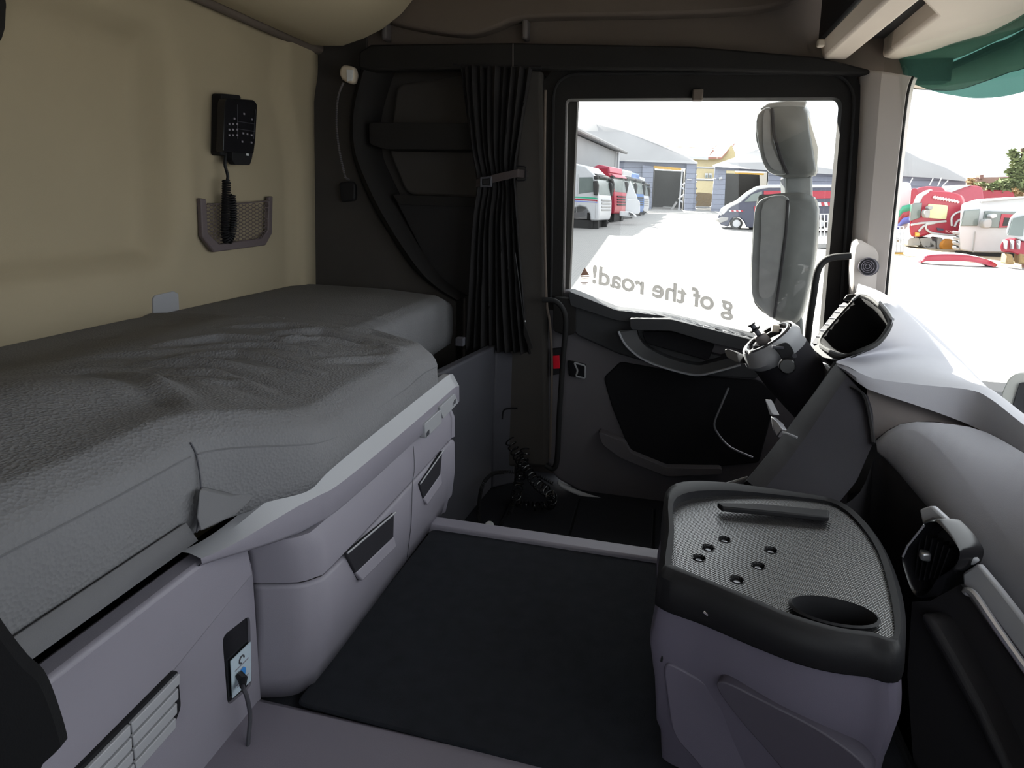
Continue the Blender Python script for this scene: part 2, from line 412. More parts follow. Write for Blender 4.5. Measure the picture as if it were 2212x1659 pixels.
# window switches on the sill
def quad(c, u, v, a, b): return [c - u * a - v * b, c + u * a - v * b, c + u * a + v * b, c - u * a + v * b]
p0, p1 = aY(1505, 706, DY - .06), aY(1622, 738, DY - .06)
u = (p1 - p0).normalized(); nn = V((0, -.75, .66)); w = u.cross(nn)
for k, (t, wd) in enumerate(((.03, .010), (.18, .010), (.36, .007), (.56, .013), (.75, .009), (.90, .009))):
    c = p0.lerp(p1, t) + nn * .003
    MB().prism(quad(c, u, w, wd, .009), nn * .005).build('window_switch', M['black'] if k == 2 else M['lilac_light'], d1, bevel=.002)
# red marker and inner handle
q = LY([(1188, 755), (1216, 752), (1218, 806), (1188, 812)], DY - .022)
rb = MB().prism(q, (0, .02, 0)).build('reflector_base', M['black'], d1, bevel=.002)
q = LY([(1194, 769), (1208, 768), (1209, 796), (1195, 797)], DY - .027); MB().prism(q, (0, .006, 0)).build('red_reflector', M['red'], rb, bevel=.001)
q = round_poly(LY([(1226, 778), (1266, 787), (1266, 818), (1228, 812)], DY - .006), .006, 3)
hb = MB().prism(q, (0, .01, 0)).build('handle_recess', M['blackgloss'], d1, bevel=.002)
q = round_poly(LY([(1240, 783), (1264, 790), (1264, 817), (1244, 813), (1248, 800)], DY - .02), .006, 3)
MB().tube(q, .0028, 6, True).build('door_handle', M['lilac_light'], hb)
# speaker cloth panel and lower pocket
sp = LY([(1340, 782), (1304, 816), (1322, 880), (1359, 971), (1444, 1006), (1530, 1010), (1640, 1000), (1680, 850), (1640, 822), (1500, 812), (1420, 796)], DY - .008)
MB().prism(round_poly(sp, .012, 3), (0, .012, 0)).build('cloth_panel', M['doordark'], d1, bevel=.004)
ls = LY([(1292, 932), (1350, 955), (1362, 978), (1440, 1010), (1560, 1012), (1560, 1025), (1440, 1030), (1340, 990), (1300, 960)], DY - .035)
MB().prism(round_poly(ls, .01, 3), (0, .04, 0)).build('pocket_lip', M['door'], d1, bevel=.008, seg=3)
rm = smooth_path(LY([(1574, 838), (1556, 880), (1543, 916), (1553, 940), (1578, 966), (1626, 988)], DY - .06), 4)
MB().tube(rm, .0032, 6).build('pocket_rim', M['silver'], d1)
# bright threshold under the door
th = smooth_path(LY([(1205, 1036), (1225, 1050), (1300, 1076), (1425, 1098), (1445, 1102)], DY - .03), 4)
tt = MB().grid([th, [p + V((0, -.006, -.007)) for p in th], [p + V((0, -.008, -.012)) for p in th]])
struct(tt.build('trim_3', M['lilac_light'], thick=.004), 'pale sill strip under the driver door')
# grab rail on the rear edge of the door opening
gp = smooth_path(LY([(1172, 648), (1198, 650), (1216, 668), (1222, 700), (1216, 780), (1208, 900), (1204, 985), (1196, 1012), (1178, 1005)], 1.97), 5)
o = MB().tube(gp, .0085, 10).build('grab_rail', M['rubber'])
tag(o, 'tall black grab rail beside the red door reflector', 'grab handle', 'grab rails')
# pillar behind the door opening
bp_ = LY([(1128, 150), (1172, 150), (1180, 640), (1183, 1010), (1085, 1010), (1085, 640)], 2.02)
struct(MB().prism(bp_, (0, .12, 0)).build('trim_4', M['side'], bevel=.015, seg=3), 'charcoal pillar between bunk and driver door')
e = LY([(1178, 195), (1176, 420), (1180, 640), (1188, 700), (1192, 800), (1188, 990)], 2.0)
struct(MB().tube(smooth_path(e, 4), .004, 6).build('trim_5', M['brown']), 'thin pale weatherstrip on the door pillar')

# ================================================================== front pillar, windscreen, header
pl = [(1862, 150), (1864, 205), (1858, 340), (1845, 520), (1838, 640), (1836, 720)]
pr = [(1966, 165), (1955, 202), (1943, 300), (1924, 480), (1909, 630), (1900, 720)]
A = smooth_path(LY(pl, 2.02), 4); B = smooth_path(LY(pr, 1.93), 4)
mid = [a.lerp(b, .5) + V((-.012, -.02, 0)) for a, b in zip(A, B)]
bk = [b + V((.02, .02, 0)) for b in B]
ap = sroot('trim_6', (.65, 1.98, 0), 'greige windscreen pillar beside the driver door')
m = MB().grid([[a + V((0, .06, 0)) for a in A], A, mid, B, bk]); m.build('pillar_cover', M['pillar'], ap, thick=.004)
sm = LY([(1864, 203), (1910, 204), (1955, 203), (1955, 206), (1910, 207), (1864, 206)], 1.948)
MB().tube([A[4] + V((0, -.001, 0)), mid[4] + V((0, -.001, 0)), B[4]], .0016, 5).build('cover_joint', M['black'], ap)
MB().tube([b + V((.006, 0, 0)) for b in B], .004, 6).build('screen_seal', M['rubber'], ap)
# small speaker in a moulded pod at the pillar foot
po = smooth_path(LY([(1846, 525), (1880, 530), (1899, 545), (1903, 580), (1895, 640), (1845, 640)], 1.945), 4, True)
c = aY(1868, 585, 1.93)
sec = [[p + V((0, .035, 0)) for p in po], po, [p.lerp(c, .12) + V((0, -.006, 0)) for p in po]]
pod = MB().loft(sec).build('speaker_pod', M['pillar'], ap)
c = aY(1876, 576, 1.915); nrm = V((-.55, -.8, .1)).normalized()
MB().disc(c - nrm * .012, nrm, .024, .016, 24, .022).build('speaker_ring', M['lilac_dark'], pod, bevel=.002)
for k, r in enumerate((.0235, .016, .011, .006)):
    u_ = nrm.orthogonal().normalized(); w_ = nrm.cross(u_)
    MB().tube([c + nrm * (.005 + k * .0006) + (u_ * math.cos(a * math.pi / 12) + w_ * math.sin(a * math.pi / 12)) * r for a in range(24)], .0011, 5, True).build('speaker_grille', M['lilac'], pod)
# black door gap along the pillar
dg = LY([(1822, 205), (1862, 205), (1845, 640), (1782, 700)], 2.035)
struct(MB().prism(dg, (0, .05, 0)).build('trim_7', M['rubber'], bevel=.006), 'black seal between driver door and windscreen pillar')
# grab handle on the pillar
gp = smooth_path(LY([(1838, 553), (1800, 556), (1778, 566), (1765, 590), (1757, 640), (1748, 700), (1742, 760)], 1.93), 5)
o = MB().tube(gp, .0095, 10).build('grab_rail', M['rubber'])
tag(o, 'bent black grab handle at the foot of the windscreen pillar', 'grab handle', 'grab rails')
# windscreen
def ws_x(y): return .93 - .24 * ((y - .85) / 1.12) ** 2
rows = []
for i in range(11):
    t = i / 10; z = .20 + t * 1.05; rows.append([V((ws_x(y) - .03 - .12 * t, y, z)) for y in [1.985 - 2.3 * k / 24 for k in range(25)]])
wd = sroot('window_2', (.9, .85, .3), 'curved windscreen at the front of the cab')
MB().grid(rows).build('pane', M['glass'], wd, thick=.004)
fb = MB(); fb.box((.70, -.45, FZ), (1.05, 2.1, .22))
struct(fb.build('wall_front', M['black']), 'dark bulkhead under the windscreen')
# header shelf above the windscreen
hz = 1.12
hdp = [(1775, 118), (1807, 134), (1890, 124), (1960, 140), (2030, 142), (2090, 120), (2150, 93), (2212, 66), (2420, -30)]
hs = sroot('trim_8', (.5, 1.0, hz), 'cream lined header shelf above the windscreen')
pnl = LZ([(1905, 125), (1965, 139), (2030, 142), (2090, 120), (2150, 93), (2212, 66)], hz) + [V((.70, 1.0, hz)), V((.72, .6, hz)), V((.70, -.40, hz)), V((.47, -.40, hz))] + LZ([(1988, 2), (2022, 36)], hz)
MB().prism(pnl, (0, 0, .06)).build('header_panel', M['cream'], hs, bevel=.01, seg=3)
bq = LZ([(1776, 120), (1808, 134), (1832, 124)], hz - .01)
b0, b1, b2 = bq
MB().loft([[V((b0.x, yy, hz + .035)), V((b0.x + .012, yy, hz - .01)), V((b2.x, yy, hz - .012)), V((b2.x + .008, yy, hz + .02)), V((b2.x, yy, hz + .07))] for yy in (b0.y + .05, 1.2, .4, -.4)]).build('header_beam', M['cream'], hs, bevel=.006)
MB().box((b2.x - .01, -.4, hz + .05), (.75, 2.03, hz + .09)).build('header_slot', M['black'], hs)
MB().box((b0.x - .005, -.4, hz + .03), (b0.x + .02, 2.0, 1.62)).build('shelf_front', M['black'], hs, bevel=.01)
c = aY(1772, 95, 1.9); MB().box(c + V((-.008, -.008, -.008)), c + V((.01, .01, .012))).build('clip', M['lamp'], hs, bevel=.004)
sl_ = smooth_path(LZ([(1850, 140), (1965, 148), (2035, 148), (2090, 128), (2150, 101), (2212, 74)], hz - .008) + [V((.715, 1.0, hz - .008)), V((.73, .5, hz - .008))], 5)
MB().tube(sl_, .010, 8).build('header_seal', M['rubber'], hs)
s2 = [p + V((.03, .03, -.02)) for p in sl_]; s3 = [p + V((.065, .06, -.045)) for p in sl_]
MB().grid([[p + V((0, 0, .01)) for p in sl_], s2, s3]).build('screen_frame', M['cream'], hs, thick=.006)
MB().tube(s3, .006, 6).build('screen_seal', M['rubber'], hs)
# tinted visor outside, over the windscreen
lo = smooth_path(L3([(1958, 168, 2.06), (1985, 184, 2.03), (2030, 199, 1.99), (2076, 207, 1.94), (2114, 211, 1.89), (2165, 208, 1.83), (2212, 198, 1.77), (2330, 165, 1.55), (2500, 110, 1.2)]), 5)
up = [p + V((-.10, .01, .17)) for p in lo]; mi = [p + V((-.035, .0, .09)) for p in lo]
o = MB().grid([lo, mi, up]).build('sun_visor', M['visor'], thick=.005)
tag(o, 'green tinted acrylic sun visor outside the top of the windscreen', 'sun visor')

# ================================================================== upper bunk
hb = LY([(905, -3), (870, 40), (830, 72), (790, 92), (745, 108), (715, 108), (690, 106)], 2.0)
ub = thing('upper_bunk', 'folded beige upper bunk hanging above the bed', 'bunk', (-.9, 1.0, 1.2))
prof = [(p.x, p.z) for p in hb]
prof = [(-1.14, 1.20)] + prof[::-1] + [(prof[0][0] + .06, prof[0][1] + .10), (-.60, 1.60), (-1.14, 1.60)]
def sect(y, s=0): return [V((x, y, z + (0 if z > 1.5 else s))) for x, z in prof]
m = MB().loft([sect(-.38), sect(.6), sect(1.4), sect(1.94), [p + V((-.0, .025, .012)) for p in sect(1.97)]])
m.build('bunk_shell', M['bunk'], ub, bevel=.008, seg=3)
rl = [V((-1.155, y, 1.178)) for y in (-.38, .5, 1.2, 2.03)]
MB().tube(rl, .020, 10).build('edge_roll', M['brown'], ub)

# ================================================================== side niche with padded rim
ni = thing('side_locker', 'charcoal side locker with padded rim behind the curtain', 'locker', (-.85, 2.05, .4))
rim_i = [(826, 130), (812, 165), (790, 250), (794, 328), (816, 382), (858, 465), (902, 535), (955, 605), (1005, 640)]
ro = resample(smooth_path(LY(rim_o, 2.03), 5), 40); ri = resample(smooth_path(LY(rim_i, 2.03), 5), 40)
secs = []
for a, b in zip(ro, ri):
    mdl = a.lerp(b, .5); q = (b - a)
    secs.append([a + V((0, .03, 0)), a + V((0, -.008, 0)) + q * .12, mdl + V((0, -.032, 0)), b + V((0, -.012, 0)) - q * .1, b + V((0, .12, 0))])
MB().loft(secs).build('padded_rim', M['foam'], ni, angle=80)
bp = LY([(856, 182), (1010, 160), (1060, 430), (878, 420), (838, 325)], 2.13)
MB().prism(round_poly(bp, .03, 4), (0, .025, 0)).build('back_cushion', M['cushion'], ni, bevel=.01, seg=3)
br = round_poly(LY([(796, 264), (1080, 266), (1080, 324), (830, 322), (798, 312)], 2.02), .012, 3)
MB().prism(br, (0, .13, 0)).build('crossbar', M['foam'], ni, bevel=.012, seg=3)
pk = LY([(850, 424), (1060, 432), (1060, 640), (985, 640), (920, 560)], 2.06)
MB().prism(round_poly(pk, .02, 3), (0, .07, 0)).build('lower_pocket', M['locker'], ni, bevel=.008)
pe = LY([(848, 420), (1060, 428), (1060, 448), (862, 442)], 2.045)
MB().prism(round_poly(pe, .008, 3), (0, .05, 0)).build('pocket_edge', M['foam'], ni, bevel=.005)

# ================================================================== curtain
cu = thing('curtain', 'black pleated curtain tied back beside the driver door', 'curtain', (-.5, 1.99, .2))
L = [(995, 143), (1002, 220), (1016, 320), (1028, 394), (1022, 450), (1014, 560), (1006, 680), (1000, 755)]
R = [(1148, 146), (1140, 200), (1126, 290), (1114, 372), (1118, 440), (1128, 560), (1138, 680), (1149, 762)]
Lc = resample(smooth_path(LY(L, 1.985), 5), 60); Rc = resample(smooth_path(LY(R, 1.985), 5), 60)
rows = []
for i, (a, b) in enumerate(zip(Lc, Rc)):
    row = []; t = i / 59; pinch = math.exp(-((t - .41) / .09) ** 2)
    for k in range(97):
        s_ = k / 96; ph = s_ * 2 * math.pi * 9 + .8 * math.sin(3 * s_ + 2 * t)
        amp = (.012 + .013 * t) * (1 - .45 * pinch)
        yy = math.sin(ph) * amp + .006 * math.sin(ph * .37 + 5 * t)
        bulge = -.03 * pinch * math.sin(math.pi * s_)
        row.append(a.lerp(b, s_ + .010 * math.sin(2 * ph)) + V((0, yy - bulge, 0)))
    rows.append(row)
MB().grid(rows).build('cloth', M['curtain'], cu, thick=.0025)
st0, st1 = aY(1028, 396, 1.945), aY(1118, 374, 1.96)
dz = V((0, 0, .012))
MB().loft([[p - dz, p + dz, p + dz + V((0, .003, 0)), p - dz + V((0, .003, 0))] for p in (st0 + V((-.012, .05, 0)), st0, st0.lerp(st1, .5) + V((0, -.012, .0)), st1, st1 + V((.02, .06, .0)))]).build('tie_strap', M['strap'], cu)
c = aY(1049, 393, 1.925); bk = MB().ring(quad(c, V((1, 0, .08)), V((0, 0, 1)), .018, .016), quad(c, V((1, 0, .08)), V((0, 0, 1)), .012, .010), (0, .012, 0)).build('buckle', M['lilac_dark'], cu, bevel=.002)
MB().box(c + V((-.011, .001, -.009)), c + V((.011, .010, .009))).build('buckle_tongue', M['black'], bk, bevel=.002)
zt = smooth_path(LY([(1112, 545), (1122, 620), (1131, 690), (1134, 700)], 1.955), 4); MB().tube(zt, .0022, 5).build('edge_piping', M['black'], cu)
q = LY([(1131, 694), (1139, 712), (1152, 752), (1143, 757), (1130, 720)], 1.95); MB().prism(q, (0, .006, 0)).build('pull_tab', M['foam'], cu, bevel=.002)
MB().ball(aY(1134, 694, 1.95), .004, 5).build('stud', M['silver'], cu)
o = MB().tube(LY([(980, 141), (1170, 146)], 1.99), .007, 8).build('curtain_rail', M['black'])
tag(o, 'short black rail carrying the tied curtain', 'curtain rail')
cl = round_poly(LY([(1114, 358), (1136, 360), (1136, 390), (1116, 391)], 2.0), .006, 3)
o = MB().tube(cl, .0022, 5, True).build('strap_hook', M['black']); tag(o, 'small black wire hook holding the curtain strap', 'hook')

# ================================================================== reading lamp
lp = thing('reading_lamp', 'gooseneck reading lamp with pale head above the bed corner', 'lamp', aY(748, 415, 2.04))
hc = LY([(734, 145), (742, 139), (762, 143), (766, 160), (762, 178), (752, 180), (738, 172), (732, 160)], 1.985)
MB().prism(hc, (0, .035, 0)).build('lamp_head', M['lamp'], lp, bevel=.008, seg=3)
q = LY([(748, 150), (763, 151), (760, 174), (749, 176)], 1.982); MB().prism(q, (0, .004, 0)).build('lens', M['white'], lp, bevel=.001)
gn = smooth_path(LY([(742, 178), (730, 212), (727, 271), (734, 330), (747, 388)], 2.01), 8); gn[-1].y = 2.035
g = MB().tube(gn, .003, 8).build('gooseneck', M['lilac_dark'], lp)
m = MB()
for p, q_ in list(zip(gn, gn[1:]))[::1]:
    for t in (.25, .75):
        c = p.lerp(q_, t); m.disc(c, (q_ - p), .0038, .002, 8)
m.build('ribs', M['taupe'], g)
q = round_poly(LY([(731, 394), (760, 391), (767, 400), (766, 434), (736, 437)], 2.03), .01, 3)
MB().prism(q, (0, .02, 0)).build('base', M['black'], lp, bevel=.006)
# ================================================================== bed
bd = thing('mattress', 'charcoal bunk mattress in a rumpled stretch cover', 'mattress', (-.8, .9, .31))
def front_x(y):
    x = -.505 + .07 * sstep(.60, .76, y)
    if y > 1.22: x -= .235 * sstep(1.225, 1.33, y)
    return x
# wrinkles: (pixel start, pixel mid, pixel end, height, width)
WR = [((330, 752), (480, 738), (700, 742), .009, .013), ((380, 775), (520, 772), (690, 795), .008, .012),
      ((300, 792), (420, 790), (560, 800), .008, .016), ((480, 712), (620, 710), (760, 720), .008, .011),
      ((560, 728), (700, 722), (860, 742), .009, .012), ((640, 690), (760, 690), (850, 700), .007, .012),
      ((700, 675), (800, 682), (900, 700), .006, .012), ((680, 772), (760, 762), (850, 752), .005, .014),
      ((230, 830), (330, 850), (420, 905), .007, .022), 
      ((150, 780), (300, 770), (420, 760), .004, .02), ((740, 655), (860, 660), (960, 680), .004, .014),
      ((60, 830), (200, 815), (330, 812), .004, .022), ((420, 757), (560, 752), (690, 760), .007, .010), ((350, 810), (460, 812), (580, 830), .006, .014),
      ((520, 690), (640, 688), (760, 695), .005, .010), ((590, 745), (690, 735), (800, 738), .006, .010), ((780, 668), (880, 675), (950, 690), .005, .012), ((430, 830), (520, 828), (620, 845), .005, .016), ((720, 712), (810, 712), (900, 722), .006, .012)]
WRP = [([aZ(*a, .42), aZ(*b, .42), aZ(*c, .42)], h, w) for a, b, c, h, w in WR]
DN = [((240, 925), -.011, .06), ((345, 890), -.007, .035), ((60, 1010), -.008, .09), ((700, 800), .004, .08), ((860, 740), .012, .06)]
DNP = [(aZ(*a, .42), h, w) for a, h, w in DN]
def seg_d(p, a, b):
    ab = b - a; t = max(0, min(1, (p - a).dot(ab) / ab.length_squared)); return (p - a - ab * t).length, t
def top_z(x, y):
    fx = front_x(y); e = fx - x                                   # distance from the front edge
    far = sstep(1.24, 1.36, y)
    z = .398 + .028 * sstep(.0, .25, e) * (1 - sstep(.45, .68, e)) * (1 - .6 * far) + .046 * (1 - sstep(.58, .84, y)) * (1 - sstep(.12, .66, e)) - .012 * far
    z -= .022 * (1 - sstep(0, .045, e)) * (1 - .4 * far)
    z -= .02 * sstep(1.96, 2.03, y)
    p = V((x, y, 0))
    for q, h, w in WRP:
        if min(abs(x - v_.x) for v_ in q) > .3 or y < min(v_.y for v_ in q) - .06 or y > max(v_.y for v_ in q) + .06: continue
        best = 9; bt = 0
        for i in (0, 1):
            d_, t_ = seg_d(p, V((q[i].x, q[i].y, 0)), V((q[i + 1].x, q[i + 1].y, 0)))
            if d_ < best: best = d_; bt = (i + t_) / 2
        h *= 1.25; w *= .8
        if best < 3 * w: z += h * math.exp(-(best / w) ** 2) * math.sin(math.pi * (.06 + .88 * bt)) - h * .45 * math.exp(-((best - 1.7 * w) / w) ** 2) * math.sin(math.pi * (.06 + .88 * bt))
    for q, h, w in DNP:
        d2 = ((x - q.x) ** 2 + (y - q.y) ** 2) / (w * w)
        if d2 < 9: z += h * math.exp(-d2)
    return z
rows = []
NYB = 400
for j in range(NYB + 1):
    y = -.38 + (2.03 + .38) * j / NYB; fx = front_x(y); row = []
    for i in range(141):
        bx_ = rear_x(y, .4) + .004; x = bx_ + (fx - .012 - bx_) * i / 140; row.append(V((x, y, top_z(x, y))))
    zt = top_z(fx, y); far = sstep(1.24, 1.36, y); zb = .306 - .09 * far
    sag = .004 * math.sin(9 * y)
    row += [V((fx - .004, y, zt - .006)), V((fx, y, zt - .016)), V((fx + .004 + sag, y, zt * .6 + zb * .4)), V((fx + .002, y, zt * .25 + zb * .75)), V((fx - .004, y, zb)), V((fx - .05, y, zb - .012)), V((-1.0, y, zb - .012))]
    rows.append(row)
m = MB().grid(rows)
endr = rows[-1]; n0 = len(m.v); m.add(endr, [tuple(range(len(endr)))])
m.build('cover', M['mattress'], bd, angle=70)
# piping seams along the front edges
def seam(ya, yb, off, n=60, r=.0016):
    return [V((front_x(y) + .0005, y, top_z(front_x(y), y) - .015 + off)) for y in [ya + (yb - ya) * k / n for k in range(n + 1)]]
MB().tube(seam(-.3, .60, -.004), .0012, 5).build('piping', M['hem'], bd)
MB().tube(seam(.61, 1.225, -.004), .0012, 5).build('piping', M['hem'], bd)
vs_ = [V((front_x(.605) - .004, .605, top_z(front_x(.605), .605) - .004)), V((front_x(.605) + .002, .607, .40)), V((front_x(.607) + .006, .607, .36)), V((front_x(.60) + .003, .602, .31))]
MB().tube(smooth_path(vs_, 4), .0010, 5).build('corner_seam', M['lilac_dark'], bd)
# hem band along the lower edge of the near section
hm = [V((-.4995, y, .333)) for y in (-.3, .1, .4, .58)]; hm2 = [V((-.4985, y, .306)) for y in (-.3, .1, .4, .597)]
MB().grid([hm, hm2, [p + V((-.02, 0, -.004)) for p in hm2]]).build('hem_band', M['hem'], bd, thick=.003)
# loose corner of the cover tucked at the step
fl_ = [aY(430, 1060, .595), aY(500, 1075, .64), aY(560, 1062, .68), aY(535, 1088, .66), aY(505, 1112, .63), aY(470, 1133, .61), aY(432, 1150, .59), aY(424, 1118, .588)]
MB().prism(fl_, (-.006, .012, 0)).build('loose_corner', M['hem'], bd, bevel=.003)

# ================================================================== bunk base
bb = thing('bunk_base', 'lilac grey lower bunk front with slatted vent beside the drawers', 'bunk base', (-.52, .3, 0))
def loopx(pts, x): return [aX(px, py, x) for px, py in pts]
up_ = [V((-.500, -.38, .272)), V((-.500, .60, .272)), V((-.498, .685, .268)), V((-.498, .702, .20)), V((-.500, .66, .19)), V((-.500, .55, .165)), V((-.500, .42, .13)), V((-.500, .1, .09)), V((-.500, -.38, .08))]
lo_ = [V((-.512, .712, 0)), V((-.512, -.38, 0))]
rec = loopx([(482, 1378), (486, 1362), (532, 1330), (540, 1334), (542, 1478), (538, 1488), (496, 1522), (490, 1518)], -.505)
m = MB()
m.prism(up_, (-.03, 0, 0)); m.build('upper_panel', M['lilac'], bb, bevel=.006, seg=3)
lowp = [V((-.512, -.38, .10)), V((-.512, .1, .11)), V((-.512, .42, .15)), V((-.508, .55, .182)), V((-.505, .66, .205)), V((-.5, .71, .21)), V((-.505, .722, 0)), V((-.515, -.38, 0))]
sox = [aX(px, py, -.508) for px, py in [(480, 1375), (540, 1328), (544, 1482), (492, 1526)]]
m = MB().plate([V((-.508, p.y, p.z)) for p in lowp], [round_poly([V((-.508, p.y, p.z)) for p in sox], .01, 3)], (-.02, 0, 0)); m.build('lower_panel', M['lilac'], bb)
# vent slats
va, vb = aX(150, 1690, -.495), aX(382, 1452, -.495)
vd = (vb - va); vn = V((0, -vd.z, vd.y)).normalized()
if vn.z > 0: vn = -vn
ve = aX(300, 1640, -.495)
wv_ = .062
bp2 = [va - vn * .004, vb - vn * .003 + vd * .01, vb + vn * wv_ * .75 + vd * .012, vb + vn * wv_ - vd * .10, va + vn * wv_]
MB().prism(round_poly(bp2, .006, 3), (-.008, 0, 0)).build('vent_recess', M['black'], bb)
for k in range(4):
    a0 = vn * (.001 + k * wv_ / 4); a1 = vn * (.001 + k * wv_ / 4 + wv_ / 4 - .0035)
    e_ = -.03 * k * .9
    for s0, s1 in ((0, .49), (.50, 1 + e_)):
        q = [va + vd * s0 + a0, va + vd * s1 + a0, va + vd * (s1 - .008) + a1, va + vd * s0 + a1]
        MB().prism([p + V((.004, 0, 0)) for p in q], (-.006, 0, 0)).build('vent_slat', M['lilac_light'], bb, bevel=.001)
# charger module in the socket
cm = thing('power_module', 'black power module with pale blue label set low beside the drawers', 'socket', V((-.51, .66, .05)))
s4 = [V((-.511, p.y, p.z)) for p in sox]
MB().prism(round_poly(s4, .01, 3), (-.01, 0, 0)).build('housing', M['blackgloss'], cm, bevel=.003)
lb = [aX(px, py, -.509) for px, py in [(497, 1428), (540, 1386), (541, 1470), (501, 1508)]]
lbo = MB().prism(lb, (.0012, 0, 0)).build('label_sticker', M['label'], cm)
uy = (lb[1] - lb[0]); uz = (lb[3] - lb[0])
def lpt(a, b, dx=.002): return lb[0] + uy * a + uz * b + V((dx, 0, 0))
MB().disc(lpt(.5, .60, .0013), (1, 0, 0), .0075, .0006, 18).build('blue_dot', M['blue'], lbo)
MB().tube([lpt(.5, .22, .0016) + V((0, math.cos(a) * .0048, math.sin(a) * .0048)) for a in [i * .45 for i in range(11)]], .0012, 5).build('round_emblem', M['lilac_dark'], lbo)
for b_, w_ in ((.36, .34), (.46, .06), (.78, .3), (.84, .26)):
    MB().prism([lpt(.5 - w_, b_ - .012, .0013), lpt(.5 + w_, b_ - .012, .0013), lpt(.5 + w_, b_ + .012, .0013), lpt(.5 - w_, b_ + .012, .0013)], (.0005, 0, 0)).build('printed_line', M['lilac'], lbo)
cp = smooth_path([aX(524, 1474, -.50), aX(526, 1488, -.487), aX(533, 1505, -.482), aX(540, 1545, -.48), aX(537, 1590, -.478), aX(531, 1660, -.475), aX(528, 1720, -.47)], 6)
cb_ = thing('power_cable', 'thin dark cable hanging from the power module', 'cable', cp[-1])
MB().tube(cp, .0028, 7).build('cord', M['lilac_dark'], cb_)
MB().tube([cp[0] + V((-.006, 0, .012)), cp[0] + V((.001, 0, .004)), cp[4]], [.0045, .006, .004], 8).build('plug', M['black'], cb_)
# ================================================================== drawer cabinet
dc = thing('drawer_cabinet', 'lilac grey drawer cabinet under the middle of the bunk', 'cabinet', (-.5, 1.0, 0))
def plan(off=0, y0=.69, y1=1.305):
    pts = [V((-.512, y0 - .004, 0)), V((-.478 + off, y0 + .006, 0)), V((-.452 + off, y0 + .016, 0)), V((-.438 + off, y0 + .032, 0)), V((-.43 + off, y0 + .06, 0)),
           V((-.428 + off, 1.0, 0)), V((-.428 + off, y1 - .02, 0)), V((-.436 + off, y1, 0)), V((-.60, y1, 0))]
    return pts
def at(pts, z, dx=0): return [V((p.x + dx, p.y, z)) for p in pts]
P0 = resample(smooth_path(plan(0, .722), 4), 70); P1 = resample(smooth_path(plan(0, .702), 4), 70)
# carcass: plinth, body
m = MB().grid([at(P0, .0, -.018), at(P0, .03, -.012), at(P0, .042, -.004), at(P0, .10, .002), at(P0, .165, 0), at(P0, .172, -.004)])
m.build('lower_front', M['lilac'], dc, thick=.012, angle=50)
m = MB().grid([at(P0, .176, -.004), at([a.lerp(b, .3) for a, b in zip(P0, P1)], .179, .001), at([a.lerp(b, .7) for a, b in zip(P0, P1)], .225, .0), at(P1, .246, -.01), at(P1, .25, -.05)])
m.build('upper_front', M['lilac'], dc, thick=.01, angle=50)
MB().prism(at(P0, .25, -.02), (0, 0, .01)).build('gap_board', M['black'], dc)
# cornice moulding, upper bevel coloured paler for the light on it
cp_ = [V((-.495, .60, 0)), V((-.478, .63, 0)), V((-.462, .665, 0)), V((-.448, .70, 0)), V((-.432, .75, 0)), V((-.422, .80, 0)), V((-.418, 1.0, 0)), V((-.418, 1.28, 0)), V((-.425, 1.30, 0)), V((-.58, 1.305, 0))]
CP = resample(smooth_path(cp_, 5), 90)
def tz(i, z0, z1): return z0 + (z1 - z0) * sstep(0, .16, i / 89)
r0 = [V((p.x - .03, p.y, tz(i, .268, .258))) for i, p in enumerate(CP)]
r1 = [V((p.x - .004, p.y, tz(i, .270, .256))) for i, p in enumerate(CP)]
r2 = [V((p.x, p.y, tz(i, .274, .262))) for i, p in enumerate(CP)]
r3 = [V((p.x - .001, p.y, tz(i, .280, .296))) for i, p in enumerate(CP)]
r4 = [V((p.x - .016, p.y, tz(i, .284, .322))) for i, p in enumerate(CP)]
r5 = [V((p.x - .030, p.y, tz(i, .284, .322))) for i, p in enumerate(CP)]
m = MB().grid([r0, r1, r2, r3]); cn = m.build('cornice', M['lilac'], dc, angle=60)
MB().grid([r3, r4, r5]).build('cornice_bevel', M['lilac_light'], dc, angle=30)
# drawer handles: flat dark plates paint the shade of finger recesses
for quadpx in ([(748, 1196), (852, 1108), (850, 1180), (776, 1254)], [(906, 1046), (956, 974), (950, 1044), (918, 1090)]):
    q = [aX(px, py, -.424) for px, py in quadpx]
    hr = MB().prism([p + V((.0, 0, 0)) for p in q], (-.006, 0, 0)).build('handle_recess', M['knee'], dc, bevel=.002)
    lowl = [q[3].lerp(q[0], .30), q[2].lerp(q[1], .30), q[2], q[3]]
    MB().prism([lowl[0] + V((.001, 0, 0)), lowl[1] + V((.001, 0, 0)), lowl[2] + V((.006, 0, 0)), lowl[3] + V((.006, 0, 0))], (-.008, 0, 0)).build('finger_lip', M['lilac'], hr, bevel=.002)
    MB().tube([q[0] + V((.002, 0, .001)), q[1] + V((.002, 0, .001))], .0016, 5).build('handle_edge', M['lilac_light'], hr)
jn = [V((-.4255, 1.075, .245)), V((-.4255, 1.082, .20)), V((-.4245, 1.07, .172)), V((-.4245, 1.066, .10)), V((-.432, 1.066, .03))]
MB().tube(smooth_path(jn, 4), .0006, 5).build('drawer_joint', M['lilac_dark'], dc)
